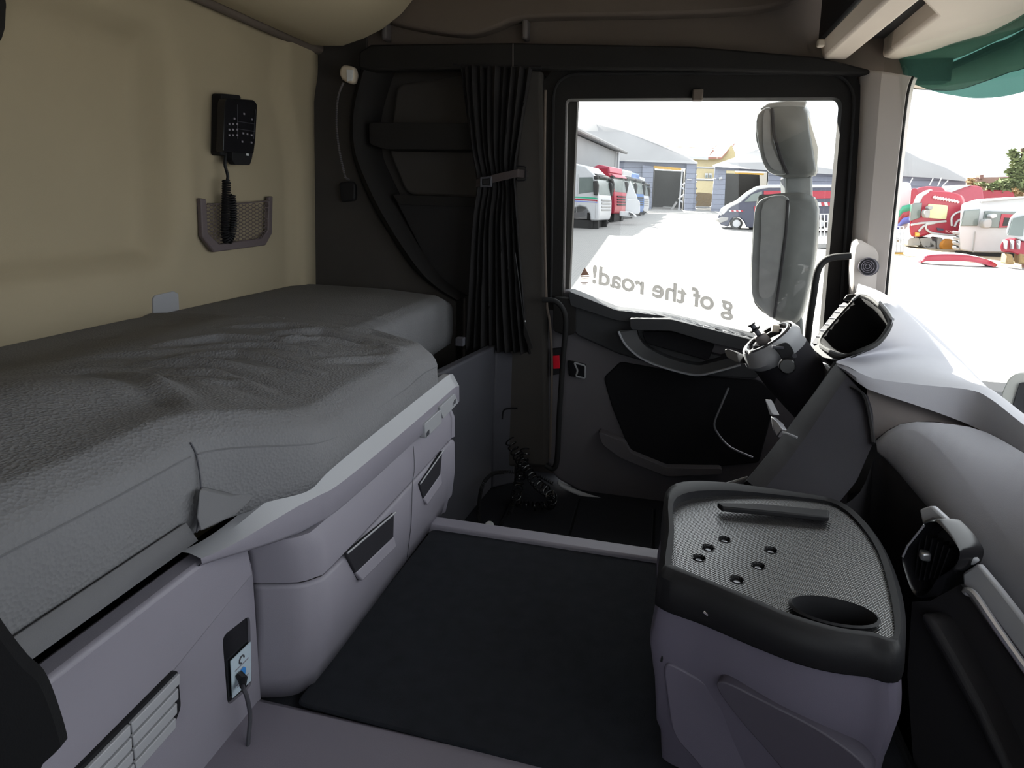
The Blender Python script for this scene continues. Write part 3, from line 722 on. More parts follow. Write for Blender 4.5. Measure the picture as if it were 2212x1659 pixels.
# two latch buttons
for k, (qp, ic) in enumerate((([(918, 916), (953, 884), (955, 913), (919, 948)], (925, 935)), ([(950, 880), (983, 850), (990, 870), (958, 905)], (982, 868)))):
    q = [aX(px, py, -.413) for px, py in qp]
    lt = MB().prism(round_poly(q, .005, 3), (-.012, 0, 0)).build('latch_button', M['lilac_light'], dc, bevel=.003)
    c = aX(ic[0], ic[1], -.4125); yv = (q[1] - q[0]).normalized(); zv = V((0, 0, 1))
    for a_, b_, w_, h_ in ((0, 0, .0052, .0045), (-.010, -.001, .0014, .0040)) if k == 0 else ((.002, .0, .005, .0042), (-.010, -.002, .0014, .0035)):
        MB().prism(quad(c + yv * a_ + zv * b_, yv, zv, w_, h_), (.0006, 0, 0)).build('printed_symbol', M['lilac_dark'], lt)
# panel behind the driver seat place, with slots
sp_ = thing('rear_side_panel', 'dark slate panel below the far end of the bunk', 'panel', (-.55, 1.7, FZ))
q = [V((-.56, 1.30, FZ)), V((-.50, 2.05, FZ)), V((-.50, 2.05, .23)), V((-.56, 1.30, .26))]
MB().prism(q, (-.03, 0, 0)).build('panel_skin', M['lilac_dark'], sp_, bevel=.006)
q = [V((-.505, 1.97, FZ)), V((-.44, 2.04, FZ)), V((-.44, 2.04, .20)), V((-.505, 1.97, .22))]
MB().prism(q, (-.02, .02, 0)).build('panel_edge', M['lilac_dark'], sp_, bevel=.008)
for k in range(4):
    a, b = aX(958, 900 + k * 10, -.548), aX(1012, 868 + k * 9, -.535)
    MB().tube([a, b], .0022, 5).build('vent_slot', M['black'], sp_)
c = aX(1000, 738, -.55); MB().box(c + V((-.02, -.012, -.012)), c + V((.004, .012, .012))).build('bracket', M['lilac_dark'], sp_, bevel=.002)

# ================================================================== things on the rear wall
def wx(y, z): return rear_x(y, z)
def onw(px, py, off=0):
    p = aX(px, py, -1.2)
    for _ in range(3): p = aX(px, py, wx(p.y, p.z))
    return p if not off else aX(px, py, wx(p.y, p.z) + off)
rc = thing('remote_handset', 'black wired remote with keypad clipped on the beige wall', 'remote', onw(480, 335))
q = [onw(px, py, .002) for px, py in [(457, 202), (500, 206), (500, 338), (455, 335)]]
MB().prism(round_poly(q, .008, 3), (.030, 0, 0)).build('cradle', M['black'], rc, bevel=.005)
fp = [(490, 212), (548, 216), (556, 226), (552, 300), (548, 332), (482, 328), (486, 218)]
q = [onw(px, py, .052) for px, py in fp]; xm = max(p.x for p in q)
hd_ = MB().prism(round_poly(q, .006, 3), (-.022, 0, 0)).build('handset', M['blackgloss'], rc, bevel=.004)
q = [onw(px, py, .050) for px, py in [(502, 318), (548, 318), (545, 342), (540, 357), (508, 356), (502, 346)]]
MB().prism(round_poly(q, .006, 3), (-.018, 0, 0)).build('handset_foot', M['black'], rc, bevel=.004)
kk = [(495, 268), (503, 268), (512, 268), (495, 280), (503, 280), (512, 280), (495, 292), (503, 292), (512, 292), (506, 256), (525, 288), (534, 290), (543, 292), (523, 306), (543, 308), (527, 246), (544, 258)]
for px, py in kk:
    c = onw(px, py, .0535); MB().box(c + V((0, -.003, -.0025)), c + V((.0015, .003, .0025))).build('key', M['lilac'], hd_)
for a, b in (((513, 226), (513, 300)), ((513, 278), (550, 284)), ((552, 236), (548, 300)), ((513, 262), (550, 268))):
    MB().tube([onw(*a, .0535), onw(*b, .0535)], .0009, 5).build('groove', M['lilac_dark'], hd_)
c = onw(534, 334, .052); MB().box(c + V((0, -.005, -.003)), c + V((.0015, .005, .003))).build('key', M['white'], hd_)
# cord with two hanging coils
c0 = [onw(488, 332, .03), onw(486, 355, .03), onw(492, 380, .03), onw(490, 392, .03)]
m = MB().tube(smooth_path(c0, 4), .0042, 7); m.build('cord', M['black'], rc)
def helix(path, r, turns, n=9):
    pts = resample(path, turns * n); out = []
    for i, p in enumerate(pts):
        t = (pts[min(i + 1, len(pts) - 1)] - pts[max(i - 1, 0)]).normalized(); u_ = t.orthogonal().normalized() if abs(t.x) > .9 else (V((1, 0, 0)) - t * t.x).normalized(); w_ = t.cross(u_)
        a = 2 * math.pi * i / n; out.append(p + (u_ * math.cos(a) + w_ * math.sin(a)) * r)
    return out
h = helix(smooth_path([onw(489, 390, .035), onw(488, 440, .036), onw(486, 500, .036), onw(492, 523, .036)], 5), .0095, 26)
m = MB().tube(h, .0028, 5)
h = helix(smooth_path([onw(493, 522, .04), onw(502, 500, .04), onw(504, 460, .04), onw(500, 420, .038)], 5), .0085, 20)
m.tube(h, .0028, 5); m.build('coiled_cord', M['black'], rc)
# net pocket
np_ = thing('net_pocket', 'mauve framed net pocket on the beige wall', 'pocket', onw(510, 540))
fr_o = [(434, 428), (447, 428), (450, 440), (580, 436), (583, 424), (590, 424), (588, 505), (574, 530), (465, 545), (438, 510)]
fr_i = [(448, 445), (450, 446), (452, 447), (578, 440), (580, 441), (582, 442), (580, 500), (568, 516), (474, 527), (452, 500)]
A = [onw(px, py, .018) for px, py in fr_o]
fo_l = [(434, 428), (446, 430), (450, 503), (474, 527), (566, 515), (579, 498), (582, 425), (590, 424), (588, 505), (574, 530), (463, 545), (438, 512)]
MB().prism([onw(px, py, .022) for px, py in fo_l], (-.014, 0, 0)).build('frame', M['netframe'], np_, bevel=.003)
MB().tube([onw(448, 441, .02), onw(515, 440, .024), onw(582, 434, .02)], .0022, 5).build('top_edge', M['netframe'], np_)
m = MB(); cs = 4.6
def inn(px, py):
    return 449 < px < 582 and 439 < py < 527 - max(0, (474 - px)) * 1.1 - max(0, (px - 566)) * 1.4 - (px - 474) * .12
for j in range(14):
    for i in range(20):
        cx_, cy_ = 450 + i * cs * 1.52, 444 + j * cs * 1.74 + (i % 2) * cs * .87
        if not inn(cx_, cy_): continue
        hexp = [(cx_ + cs * math.cos(k * math.pi / 3), cy_ + cs * math.sin(k * math.pi / 3)) for k in range(6)]
        m.add([onw(px, py, .019) for px, py in hexp], [(0, 1, 2, 3, 4, 5)])
o = m.build('net', M['net'], np_)
w_ = o.modifiers.new('wire', 'WIREFRAME'); w_.thickness = .0028; w_.use_boundary = True
# small plate by the bed
q = [onw(px, py, .004) for px, py in [(332, 682), (331, 645), (336, 638), (376, 629), (386, 634), (388, 680)]]
o = MB().prism(round_poly(q, .004, 2), (-.006, 0, 0)).build('wall_plate', M['lilac_light'], bevel=.0015); tag(o, 'small pale lilac plate on the wall just above the mattress', 'wall plate')
# black things that cut into the left edge of the view
q = [onw(px, py, .035) for px, py in [(-60, -80), (4, -80), (14, 10), (12, 60), (2, 92), (-60, 110)]]
o = MB().prism(round_poly(q, .01, 3), (-.04, 0, 0)).build('headrest', M['foam'], bevel=.01); tag(o, 'black padded end just inside the upper left corner', 'headrest')
bs = thing('seat_backrest', 'dark padded seat backrest edge at the lower left corner', 'seat', (-.36, .2, -.1))
q = [(-80, 1210), (-20, 1300), (12, 1350), (60, 1412), (95, 1445), (120, 1500), (146, 1585), (140, 1605), (95, 1650), (60, 1720), (-80, 1760)]
loop = [aP(px, py, (-.36, .30, .2), (-.6, .8, 0)) for px, py in q]; cen = sum(loop, V()) / len(loop)
bk_ = V((.45, -.34, 0)).normalized()
bk_ = V((-.10, -.10, 0)).normalized()
loop = smooth_path(loop, 4, True)
sec = [[p.lerp(cen, .10) + V((.006, -.008, 0)) for p in loop], [p.lerp(cen, .02) for p in loop], [p + bk_ * .02 for p in loop], [p + bk_ * .06 for p in loop]]
MB().loft(sec).build('bolster', M['seat'], bs, angle=60)
q2 = smooth_path([p.lerp(cen, .25) + V((.004, -.006, 0)) for p in loop[::3]], 2, True)
MB().tube(q2, .0016, 5, True).build('stitching', M['foam'], bs)
# ================================================================== dashboard
da = thing('dashboard', 'slate grey dashboard sweeping under the windscreen', 'dashboard', (.6, 1.1, -.2))
def ext(l): return l + [V((l[-1].x, l[-1].y * .5 - .19, l[-1].z)), V((l[-1].x - .01, -.38, l[-1].z))]
def rs(pts, n=70): return resample(smooth_path(ext(L3(pts)) if pts[-1][0] > 2500 else L3(pts), 6), n)
PAIR = [((1850, 628, 1.79), (1856, 624, 1.84)), ((1890, 645, 1.68), (1900, 638, 1.85)), ((1916, 665, 1.56), (1935, 656, 1.86)), ((1927, 690, 1.49), (1960, 676, 1.83)),
        ((1920, 712, 1.455), (1990, 703, 1.78)), ((1896, 743, 1.415), (2015, 728, 1.735)), ((1860, 762, 1.39), (2035, 748, 1.70)), ((1822, 775, 1.38), (2050, 764, 1.67)),
        ((1806, 783, 1.36), (2062, 776, 1.65)), ((1835, 793, 1.33), (2075, 790, 1.625)), ((1883, 817, 1.30), (2090, 806, 1.595)), ((1988, 831, 1.29), (2120, 835, 1.54)),
        ((2093, 842, 1.27), (2150, 860, 1.48)), ((2140, 862, 1.22), (2175, 882, 1.43)), ((2212, 918, 1.12), (2225, 924, 1.34)), ((2420, 1075, .92), (2430, 1085, 1.04)), ((2700, 1300, .70), (2710, 1305, .80))]
LWp = smooth_path(ext(L3([p[0] for p in PAIR])), 5); UPp = smooth_path(ext(L3([p[1] for p in PAIR])), 5)
rows = [[a.lerp(b, t) + V((0, 0, .016 * math.sin(math.pi * t))) for a, b in zip(LWp, UPp)] for t in (0, .12, .3, .5, .7, .88, 1)]
rows.append([p + V((.05, .03, -.03)) for p in UPp]); rows.append([p + V((.08, .03, -.10)) for p in UPp])
MB().grid(rows).build('top_pad', M['dash'], da, angle=70)
rg1 = resample(smooth_path(ext(L3([p[0] for p in PAIR[8:]])), 6), 70)
rg2 = rs([(1815, 796, 1.345), (1840, 815, 1.31), (1872, 840, 1.275), (1950, 866, 1.25), (2030, 893, 1.23), (2110, 925, 1.20), (2212, 982, 1.08), (2420, 1120, .88), (2700, 1330, .67)])
m = MB().grid([rg1, [a.lerp(b, .5) + V((-.003, -.004, 0)) for a, b in zip(rg1, rg2)], rg2, [p + V((.03, .02, -.012)) for p in rg2]]); m.build('front_facet', M['dash'], da, angle=40)
MB().box((.56, -.4, FZ), (.695, 1.95, .22)).build('core', M['black'], da)
# recessed taupe face
t0 = rs([(1872, 840, 1.285), (1950, 868, 1.265), (2030, 895, 1.245), (2110, 927, 1.215), (2212, 985, 1.10)], 70)
t1 = rs([(1884, 955, 1.235), (1925, 925, 1.235), (1970, 912, 1.235), (2060, 918, 1.22), (2212, 985, 1.09)], 70)
MB().grid([[p + V((0, .01, .01)) for p in t0], t0, t1, [p + V((0, .02, -.02)) for p in t1]]).build('recessed_face', M['taupe'], da)
# passenger hump
h0 = rs([(1892, 952, 1.20), (1930, 922, 1.20), (1970, 912, 1.20), (2024, 913, 1.19), (2115, 928, 1.17), (2212, 980, 1.06), (2420, 1110, .87), (2700, 1320, .66)])
h1 = rs([(1893, 956, 1.185), (1930, 935, 1.175), (1970, 928, 1.16), (2008, 950, 1.125), (2060, 1005, 1.06), (2120, 1085, .99), (2190, 1185, .92), (2300, 1345, .83), (2480, 1570, .72), (2700, 1800, .60)])
h2 = rs([(1894, 965, 1.178), (1920, 965, 1.16), (1955, 985, 1.125), (1995, 1030, 1.075), (2045, 1090, 1.015), (2105, 1175, .955), (2180, 1280, .895), (2290, 1430, .815), (2480, 1660, .71), (2700, 1880, .595)])
h3 = rs([(1895, 976, 1.178), (1912, 992, 1.16), (1938, 1030, 1.125), (1975, 1085, 1.075), (2020, 1145, 1.015), (2085, 1235, .955), (2160, 1340, .895), (2270, 1490, .815), (2460, 1720, .71), (2700, 1950, .595)])
h4 = [p + V((.03, .03, -.02)) for p in h3]
m = MB().grid([[p + V((.02, .02, -.01)) for p in h0], h0, h1, h2, h3, h4]); m.build('hump', M['dash'], da, angle=70)
# knee panel, sloping down to the tray
e0 = resample(L3([(1806, 786, 1.36), (1760, 850, 1.29), (1702, 928, 1.21), (1660, 982, 1.15), (1613, 1038, 1.10)]), 20)
e1 = resample(L3([(1830, 812, 1.315), (1790, 870, 1.255), (1740, 945, 1.185), (1700, 1000, 1.13), (1645, 1064, 1.075)]), 20)
e2 = resample(L3([(1862, 846, 1.28), (1872, 885, 1.25), (1840, 960, 1.18), (1790, 1030, 1.11), (1720, 1085, 1.06)]), 20)
e3 = resample(L3([(1875, 855, 1.275), (1886, 890, 1.25), (1888, 952, 1.19), (1850, 1040, 1.12), (1800, 1100, 1.06)]), 20)
eb = [p + V((.05, .10, -.10)) for p in e0]; ec = [p + V((.0, .035, -.02)) for p in e0]
MB().grid([eb, ec, e0, e1]).build('side_roll', M['dash_dark'], da, angle=80)
MB().grid([e1, e2, e3]).build('knee_panel', M['knee'], da, angle=60)
j_ = smooth_path(L3([(1838, 836, 1.292), (1862, 850, 1.272), (1874, 880, 1.248), (1882, 925, 1.208), (1886, 958, 1.18)]), 5)
MB().tube(j_, .004, 6).build('knee_joint', M['black'], da)
n_ = L3([(1690, 934, 1.195), (1700, 936, 1.19), (1722, 945, 1.178)]); MB().tube(n_, .0022, 6).build('roll_joint', M['lilac_light'], da)
MB().prism(L3([(1800, 782, 1.41), (1850, 800, 1.39), (1920, 850, 1.36), (1985, 900, 1.33), (1960, 1000, 1.25), (1880, 1060, 1.2), (1700, 1085, 1.18), (1640, 1060, 1.2)]), (.02, .02, 0)).build('backing', M['black'], da)
# dark lower wall behind the tray
fw = resample(smooth_path(ext(L3([(1600, 1052, 1.12), (1645, 1068, 1.08), (1720, 1088, 1.065), (1800, 1100, 1.065), (1860, 1060, 1.11), (1893, 985, 1.17), (1930, 1010, 1.12), (1990, 1080, 1.045), (2045, 1140, .98), (2120, 1230, .915), (2212, 1355, .835), (2420, 1605, .715), (2700, 1905, .575)])), 6), 76)
MB().grid([fw, [V((p.x + .0, p.y + .0, min(p.z - .02, .26))) for p in fw], [V((p.x + .01, p.y + .01, .10)) for p in fw], [V((p.x + .05, p.y + .03, FZ)) for p in fw]]).build('lower_wall', M['dash_dark'], da, angle=60)
# instrument binnacle
bn = thing('instrument_binnacle', 'open instrument binnacle with the gauges removed', 'binnacle', (.5, 1.6, .4))
op_n = [(1771, 738), (1800, 700), (1843, 652), (1862, 640), (1885, 648), (1912, 672), (1923, 692), (1918, 712), (1895, 741), (1860, 758), (1822, 770), (1782, 754)]
op_d = [1.76, 1.77, 1.78, 1.75, 1.68, 1.56, 1.50, 1.46, 1.42, 1.40, 1.42, 1.58]
OP = [aY(px, py, d_) for (px, py), d_ in zip(op_n, op_d)]
OPs = smooth_path(OP, 4, True); cen = sum(OPs, V()) / len(OPs); deep = V((.70, .2, -.65)).normalized()
inner = [p.lerp(cen, .03) for p in OPs]
def cf(p, a, b): return a + (b - a) * max(0, min(1, (1.72 - p.y) / .28))
MB().loft([inner, [p.lerp(cen, cf(p, .12, .34)) + deep * .04 for p in inner], [p.lerp(cen, cf(p, .3, .55)) + deep * .10 for p in inner]], True, False).build('cavity', M['seat'], bn, thick=.002)  # near-black colour stands in for the shade inside the cavity
bt = [p.lerp(cen, cf(p, .29, .54)) + deep * .098 for p in inner]; MB().prism(bt, deep * .004).build('cavity_back', M['seat'], bn)
MB().tube(OPs, .0055, 7, True).build('opening_rim', M['rubber'], bn)
e_ = smooth_path(L3([(1842, 648, 1.775), (1862, 634, 1.745), (1888, 642, 1.675), (1914, 668, 1.55), (1928, 690, 1.49)]), 5); MB().tube(e_, .004, 6).build('hood_lip', M['lilac_light'], bn)
# exposed mounting frame on the sunny side
fr = L3([(1752, 742, 1.80), (1772, 712, 1.81), (1800, 676, 1.82), (1822, 652, 1.83), (1842, 660, 1.80), (1815, 695, 1.79), (1788, 730, 1.78), (1776, 745, 1.77)])
mf = MB().prism(round_poly(fr, .006, 3), (.012, .012, -.012)).build('mounting_frame', M['lilac_dark'], bn, bevel=.003)
for t in (.15, .3, .45, .6, .75, .9):
    c = fr[0].lerp(fr[3], t) * .5 + fr[7].lerp(fr[4], t) * .5 + V((-.006, -.004, .004))
    d_ = (fr[7] - fr[0]).normalized(); MB().tube([c - d_ * .010, c + d_ * .010], .003, 6).build('frame_rib', M['lilac_light'], mf)
q = L3([(1820, 648, 1.80), (1828, 636, 1.81), (1845, 634, 1.81), (1846, 648, 1.80)]); MB().prism(q, (.01, .02, -.005)).build('corner_clip', M['black'], bn, bevel=.003)
fa = L3([(1845, 634, 1.78), (1852, 628, 1.79), (1866, 630, 1.76), (1862, 638, 1.74)]); MB().prism(fa, (.004, .004, -.006)).build('top_clip', M['taupe'], bn, bevel=.002)
lo_b = L3([(1752, 752, 1.70), (1768, 742, 1.68), (1830, 770, 1.44), (1822, 782, 1.42), (1778, 772, 1.56)])
MB().prism(round_poly(lo_b, .006, 3), (.03, .03, -.03)).build('lower_bezel', M['black'], bn, bevel=.006)
q = L3([(1776, 782, 1.50), (1796, 795, 1.44), (1800, 806, 1.42), (1785, 800, 1.46)]); MB().prism(q, (.01, .01, -.004)).build('broken_clip', M['lilac_light'], bn, bevel=.002)

# ================================================================== steering column (wheel removed)
sc_ = thing('steering_column', 'dark steering column without its wheel', 'steering column', (.3, 1.6, -.2))
cT = aY(1663, 728, 1.60); rgt = aY(1706, 704, 1.62) - cT; lft = aY(1622, 752, 1.58) - cT
ax = V((.62, .05, -.78)).normalized()              # down the column
uu = (rgt - lft); uu = (uu - ax * uu.dot(ax)).normalized(); ww = ax.cross(uu)
def ell(c, a, b, n=28, sq=1.0):
    out = []
    for k in range(n):
        t = 2 * math.pi * k / n; cs_, sn = math.cos(t), math.sin(t)
        out.append(c + uu * a * math.copysign(abs(cs_) ** sq, cs_) + ww * b * math.copysign(abs(sn) ** sq, sn))
    return out
R0 = .062
cS = cT + uu * -.006
m = MB().loft([ell(cS, R0 * 1.02, R0 * .95), ell(cS - ax * .004, R0 * 1.06, R0 * 1.02), ell(cS + ax * .014, R0 * 1.16, R0 * 1.10, sq=.9), ell(cS + ax * .03 - uu * .006, R0 * 1.15, R0 * 1.08, sq=.85), ell(cS + ax * .045, R0 * 1.10, R0 * 1.0, sq=.85)], True, False)
m.build('top_cowl', M['lilac_light'], sc_)
m = MB().loft([ell(cS + ax * .044, R0 * 1.09, R0 * 1.0, sq=.85), ell(cS + ax * .10, R0 * 1.05, R0 * 1.1, sq=.8), ell(cS + ax * .19, R0 * .9, R0 * 1.0, sq=.8), ell(cS + ax * .30, R0 * .7, R0 * .8), ell(cS + ax * .40, R0 * .5, R0 * .55)])
m.build('shroud', M['knee'], sc_)
MB().disc(cS + ax * .012, -ax, R0 * .98, .002, 28).build('ring_floor', M['black'], sc_)
MB().tube(ell(cS - ax * .002, R0 * .88, R0 * .82), .0045, 7, True).build('slip_ring', M['blackgloss'], sc_)
MB().tube(ell(cS + ax * .004, R0 * .62, R0 * .58), .005, 7, True).build('inner_ring', M['black'], sc_)
MB().disc(cS + ax * .01 - uu * .012, -ax, .017, .03, 16, .014).build('shaft', M['taupe'], sc_, bevel=.002)
MB().disc(cS - ax * .02 - uu * .012, -ax, .006, .03, 10).build('shaft_bolt', M['lilac_dark'], sc_)
MB().disc(cS - ax * .034 - uu * .012, -ax, .013, .005, 12).build('bolt_flange', M['black'], sc_, bevel=.001)
MB().disc(cS - ax * .048 - uu * .012, -ax, .009, .005, 10).build('bolt_cap', M['black'], sc_, bevel=.001)
c = cS + uu * .028 - ax * .006; MB().box(c + V((-.008, -.008, -.006)), c + V((.008, .010, .012))).build('connector', M['lamp'], sc_, bevel=.002)
c = cS - uu * .036 + ww * .01; MB().box(c + V((-.012, -.008, -.004)), c + V((.010, .010, .006))).build('connector', M['blackgloss'], sc_, bevel=.002)
# stalk stub on the left, ignition barrel on the near side
q = L3([(1564, 756, 1.60), (1572, 753, 1.60), (1592, 762, 1.58), (1596, 784, 1.57), (1586, 780, 1.57), (1570, 772, 1.59)])
MB().prism(round_poly(q, .005, 3), (.02, .03, -.01)).build('stalk', M['blackgloss'], sc_, bevel=.004)
q = L3([(1668, 748, 1.515), (1700, 738, 1.515), (1712, 752, 1.515), (1718, 770, 1.51), (1716, 800, 1.51), (1700, 812, 1.51), (1685, 800, 1.51), (1688, 770, 1.515)])
MB().prism(round_poly(q, .008, 3), (.01, .05, -.01)).build('ignition_housing', M['black'], sc_, bevel=.008, seg=3)
c = aY(1700, 790, 1.505); MB().disc(c, (-.1, -1, .1), .019, .010, 18, .017).build('ignition_barrel', M['blackgloss'], sc_, bevel=.002)
c = aY(1716, 768, 1.50); MB().disc(c, (-.1, -1, .1), .005, .006, 12).build('key_ring', M['lilac_dark'], sc_)
c = aY(1680, 750, 1.515); MB().box(c + V((-.012, -.006, -.003)), c + V((.012, .006, .003))).build('rocker', M['lilac_dark'], sc_, bevel=.001)
# pedals below
pd = thing('pedal', 'sunlit metal pedal below the steering column', 'pedal', aY(1672, 930, 1.75))
q = L3([(1652, 862, 1.78), (1658, 872, 1.78), (1668, 893, 1.77), (1672, 897, 1.77), (1662, 896, 1.77)]); MB().prism(q, (.02, .02, -.005)).build('pedal_arm', M['lilac_light'], pd, bevel=.002)
q = L3([(1664, 898, 1.75), (1678, 912, 1.74), (1690, 928, 1.72), (1678, 945, 1.73), (1668, 925, 1.74)]); MB().prism(q, (.02, .03, -.012)).build('pedal_plate', M['silver'], pd, bevel=.003)

# ================================================================== centre console with rubber tray
co = thing('centre_console', 'slate centre console with studded rubber tray and cup holder', 'console', (.18, .9, 0))
TZ = .25
rim_out = LZ([(1446, 1062), (1432, 1170), (1421, 1240), (1432, 1262), (1515, 1292), (1620, 1335), (1720, 1372), (1800, 1392), (1880, 1402), (1950, 1406)], TZ) + [V((.30, .80, TZ)), V((.315, .93, TZ)), V((.30, 1.03, TZ)), V((.24, 1.06, TZ)), V((.12, 1.06, TZ))]
rim_in = LZ([(1462, 1090), (1455, 1170), (1449, 1232), (1458, 1242), (1530, 1272), (1622, 1306), (1700, 1335), (1800, 1362), (1880, 1372), (1930, 1378)], TZ) + [V((.288, .81, TZ)), V((.302, .92, TZ)), V((.288, 1.02, TZ)), V((.24, 1.04, TZ)), V((.12, 1.02, TZ))]
NR = 90
RO = smooth_path(rim_out, 6, True); RI = smooth_path(rim_in, 6, True)
# align the two loops
cup_c = aZ(1800, 1328, TZ); cup_a = V((.043, -.004, 0)); cup_b = V((.006, .024, 0))
cup = [cup_c + cup_a * math.cos(2 * math.pi * k / 28) + cup_b * math.sin(2 * math.pi * k / 28) for k in range(28)]
cen = sum(RO, V()) / NR
def sh(f, dz, out=0): return [V((p.x, p.y, TZ + dz)) + (p - cen).normalized() * out for p in f]
RM = [a.lerp(b, .5) for a, b in zip(RO, RI)]
up_s = [.004 + .008 * (1 - sstep(.03, .24, p.x)) for p in RO]
m = MB().loft([sh(RI, -.004), [V((p.x, p.y, TZ + h_)) for p, h_ in zip(RI, up_s)], [V((p.x, p.y, TZ + h_ + .003)) for p, h_ in zip(RM, up_s)], [V((p.x, p.y, TZ + h_ - .004)) for p, h_ in zip(RO, up_s)], sh(RO, -.030, .002), sh(RO, -.034, -.004)], True, False)
m.build('tray_rim', M['black'], co, angle=60)
hol = [(1510, 1205), (1530, 1183), (1565, 1165), (1665, 1188), (1638, 1222), (1592, 1252)]
hc = [aZ(px, py, TZ) for px, py in hol]
holes = [[c + V((.0075 * math.cos(2 * math.pi * k / 14), .0075 * math.sin(2 * math.pi * k / 14), 0)) for k in range(14)] for c in hc]
m = MB().plate([p + V((0, 0, .0)) for p in RI], [cup] + holes, (0, 0, -.005)); m.build('rubber_mat', M['stud'], co)
for c in hc:
    bl = MB().loft([[c + V((.0085 * math.cos(2 * math.pi * k / 14), .0085 * math.sin(2 * math.pi * k / 14), .0008)) for k in range(14)], [c + V((.007 * math.cos(2 * math.pi * k / 14), .007 * math.sin(2 * math.pi * k / 14), -.006)) for k in range(14)]], True, False).build('bolt_hole', M['black'], co)
    MB().disc(c + V((0, 0, -.008)), (0, 0, 1), .0052, .005, 12, .004).build('bolt', M['silver'], bl)
m = MB().loft([[p + (p - cup_c) * .10 + V((0, 0, .004)) for p in cup], [p + (p - cup_c) * .02 + V((0, 0, .006)) for p in cup], [p - (p - cup_c) * .05 + V((0, 0, -.002)) for p in cup], [p - (p - cup_c) * .12 + V((0, 0, -.06)) for p in cup]]); m.f.pop(-2)
m.build('cup_holder', M['black'], co)
MB().prism([V((p.x, p.y, TZ - .05)) for p in RI], (0, 0, .003)).build('tray_pan', M['black'], co)
# rib along the far side of the tray
rb_ = LZ([(1548, 1096), (1560, 1106), (1690, 1118), (1790, 1128), (1790, 1112), (1640, 1098)], TZ + .004); MB().prism(rb_, (0, 0, .008)).build('tray_rib', M['black'], co, bevel=.002)
# console body: faceted shell
B0 = sh(RO, -.034, -.003)
def body(z, sx, sy, dx=0, dy=0): return [V((cen.x + (p.x - cen.x) * sx + dx, cen.y + (p.y - cen.y) * sy + dy, z)) for p in RO]
m = MB().loft([B0, body(.17, 1.03, 1.0), body(.135, .99, .97), body(.12, .97, .95), body(.06, .93, .91), body(.045, .89, .87), body(.0, .86, .84)], True, False)
m.build('console_body', M['console'], co, angle=25)
# body seams and relief on the near face
def near(px, py, off=.0):
    return aP(px, py, cen + V((0, -.155 + off, 0)), V((.33, 1, 0)).normalized() * 1)
def on_near(px, py, off): 
    return aP(px, py, V((.03, .752 + off, .2)), V((.25, 1, 0)))
MB().tube([aZ(1458, 1306, .213) + V((-.004, -.008, 0)), aZ(1443, 1420, .152) + V((-.008, -.010, 0))], .0014, 5).build('panel_joint', M['black'], co)
q = [(1540, 1480), (1600, 1560), (1650, 1615), (1720, 1700), (1900, 1700), (1860, 1640), (1760, 1570), (1640, 1510), (1560, 1468)]
bulge_c = None
pk_ = [on_near(px, py, -.034) for px, py in q]
MB().prism(round_poly(pk_, .02, 4), V((.02, .05, 0))).build('pocket_shade', M['console_shade'], co, bevel=.012, seg=3)  # darker raised plate paints the shade of a pocket recess
q = [(1430, 1425), (1480, 1450), (1535, 1482), (1600, 1570), (1660, 1640), (1700, 1720), (1560, 1720), (1500, 1640), (1452, 1590), (1440, 1500)]
MB().prism(round_poly([on_near(px, py, -.012) for px, py in q], .02, 4), V((.02, .06, 0))).build('lower_facet', M['console'], co, bevel=.01, seg=3)
# glossy badge on the front rim
gb = [on_near(px, py, -.010) for px, py in [(1490, 1294), (1560, 1312), (1588, 1352), (1560, 1342), (1500, 1318)]]
MB().prism(gb, V((.004, .02, 0))).build('glossy_inset', M['blackgloss'], co)
MB().tube([on_near(1557, 1309, -.013), on_near(1570, 1322, -.013), on_near(1588, 1352, -.013)], .002, 6).build('silver_edge', M['chrome'], co)
MB().tube([on_near(1520, 1320, -.013), on_near(1530, 1328, -.013)], .0022, 6).build('silver_edge', M['chrome'], co)
# tray ledge toward the driver
lg = L3([(1462, 1072, 1.055), (1530, 1052, 1.12), (1615, 1027, 1.20), (1618, 1034, 1.20), (1535, 1062, 1.12), (1480, 1078, 1.06)])
MB().prism(lg, (0, .01, -.015)).build('side_ledge', M['lilac_light'], co, bevel=.002)
lg = L3([(1460, 1070, 1.05), (1478, 1080, 1.05), (1560, 1083, 1.055), (1625, 1090, 1.06), (1660, 1096, 1.055), (1600, 1094, 1.05), (1460, 1088, 1.04)])
MB().prism(lg, (0, .008, -.012)).build('far_rim', M['lilac_light'], co, bevel=.002)
lg = smooth_path(L3([(1545, 1062, 1.10), (1590, 1066, 1.09), (1625, 1078, 1.075), (1648, 1092, 1.06)]), 5); MB().tube(lg, .003, 6).build('storage_rim', M['lilac_dark'], co)
lg = L3([(1505, 1078, 1.07), (1548, 1060, 1.11), (1553, 1066, 1.10), (1545, 1076, 1.08)]); MB().prism(lg, (0, .004, -.006)).build('storage_flap', M['pillar'], co, bevel=.001)

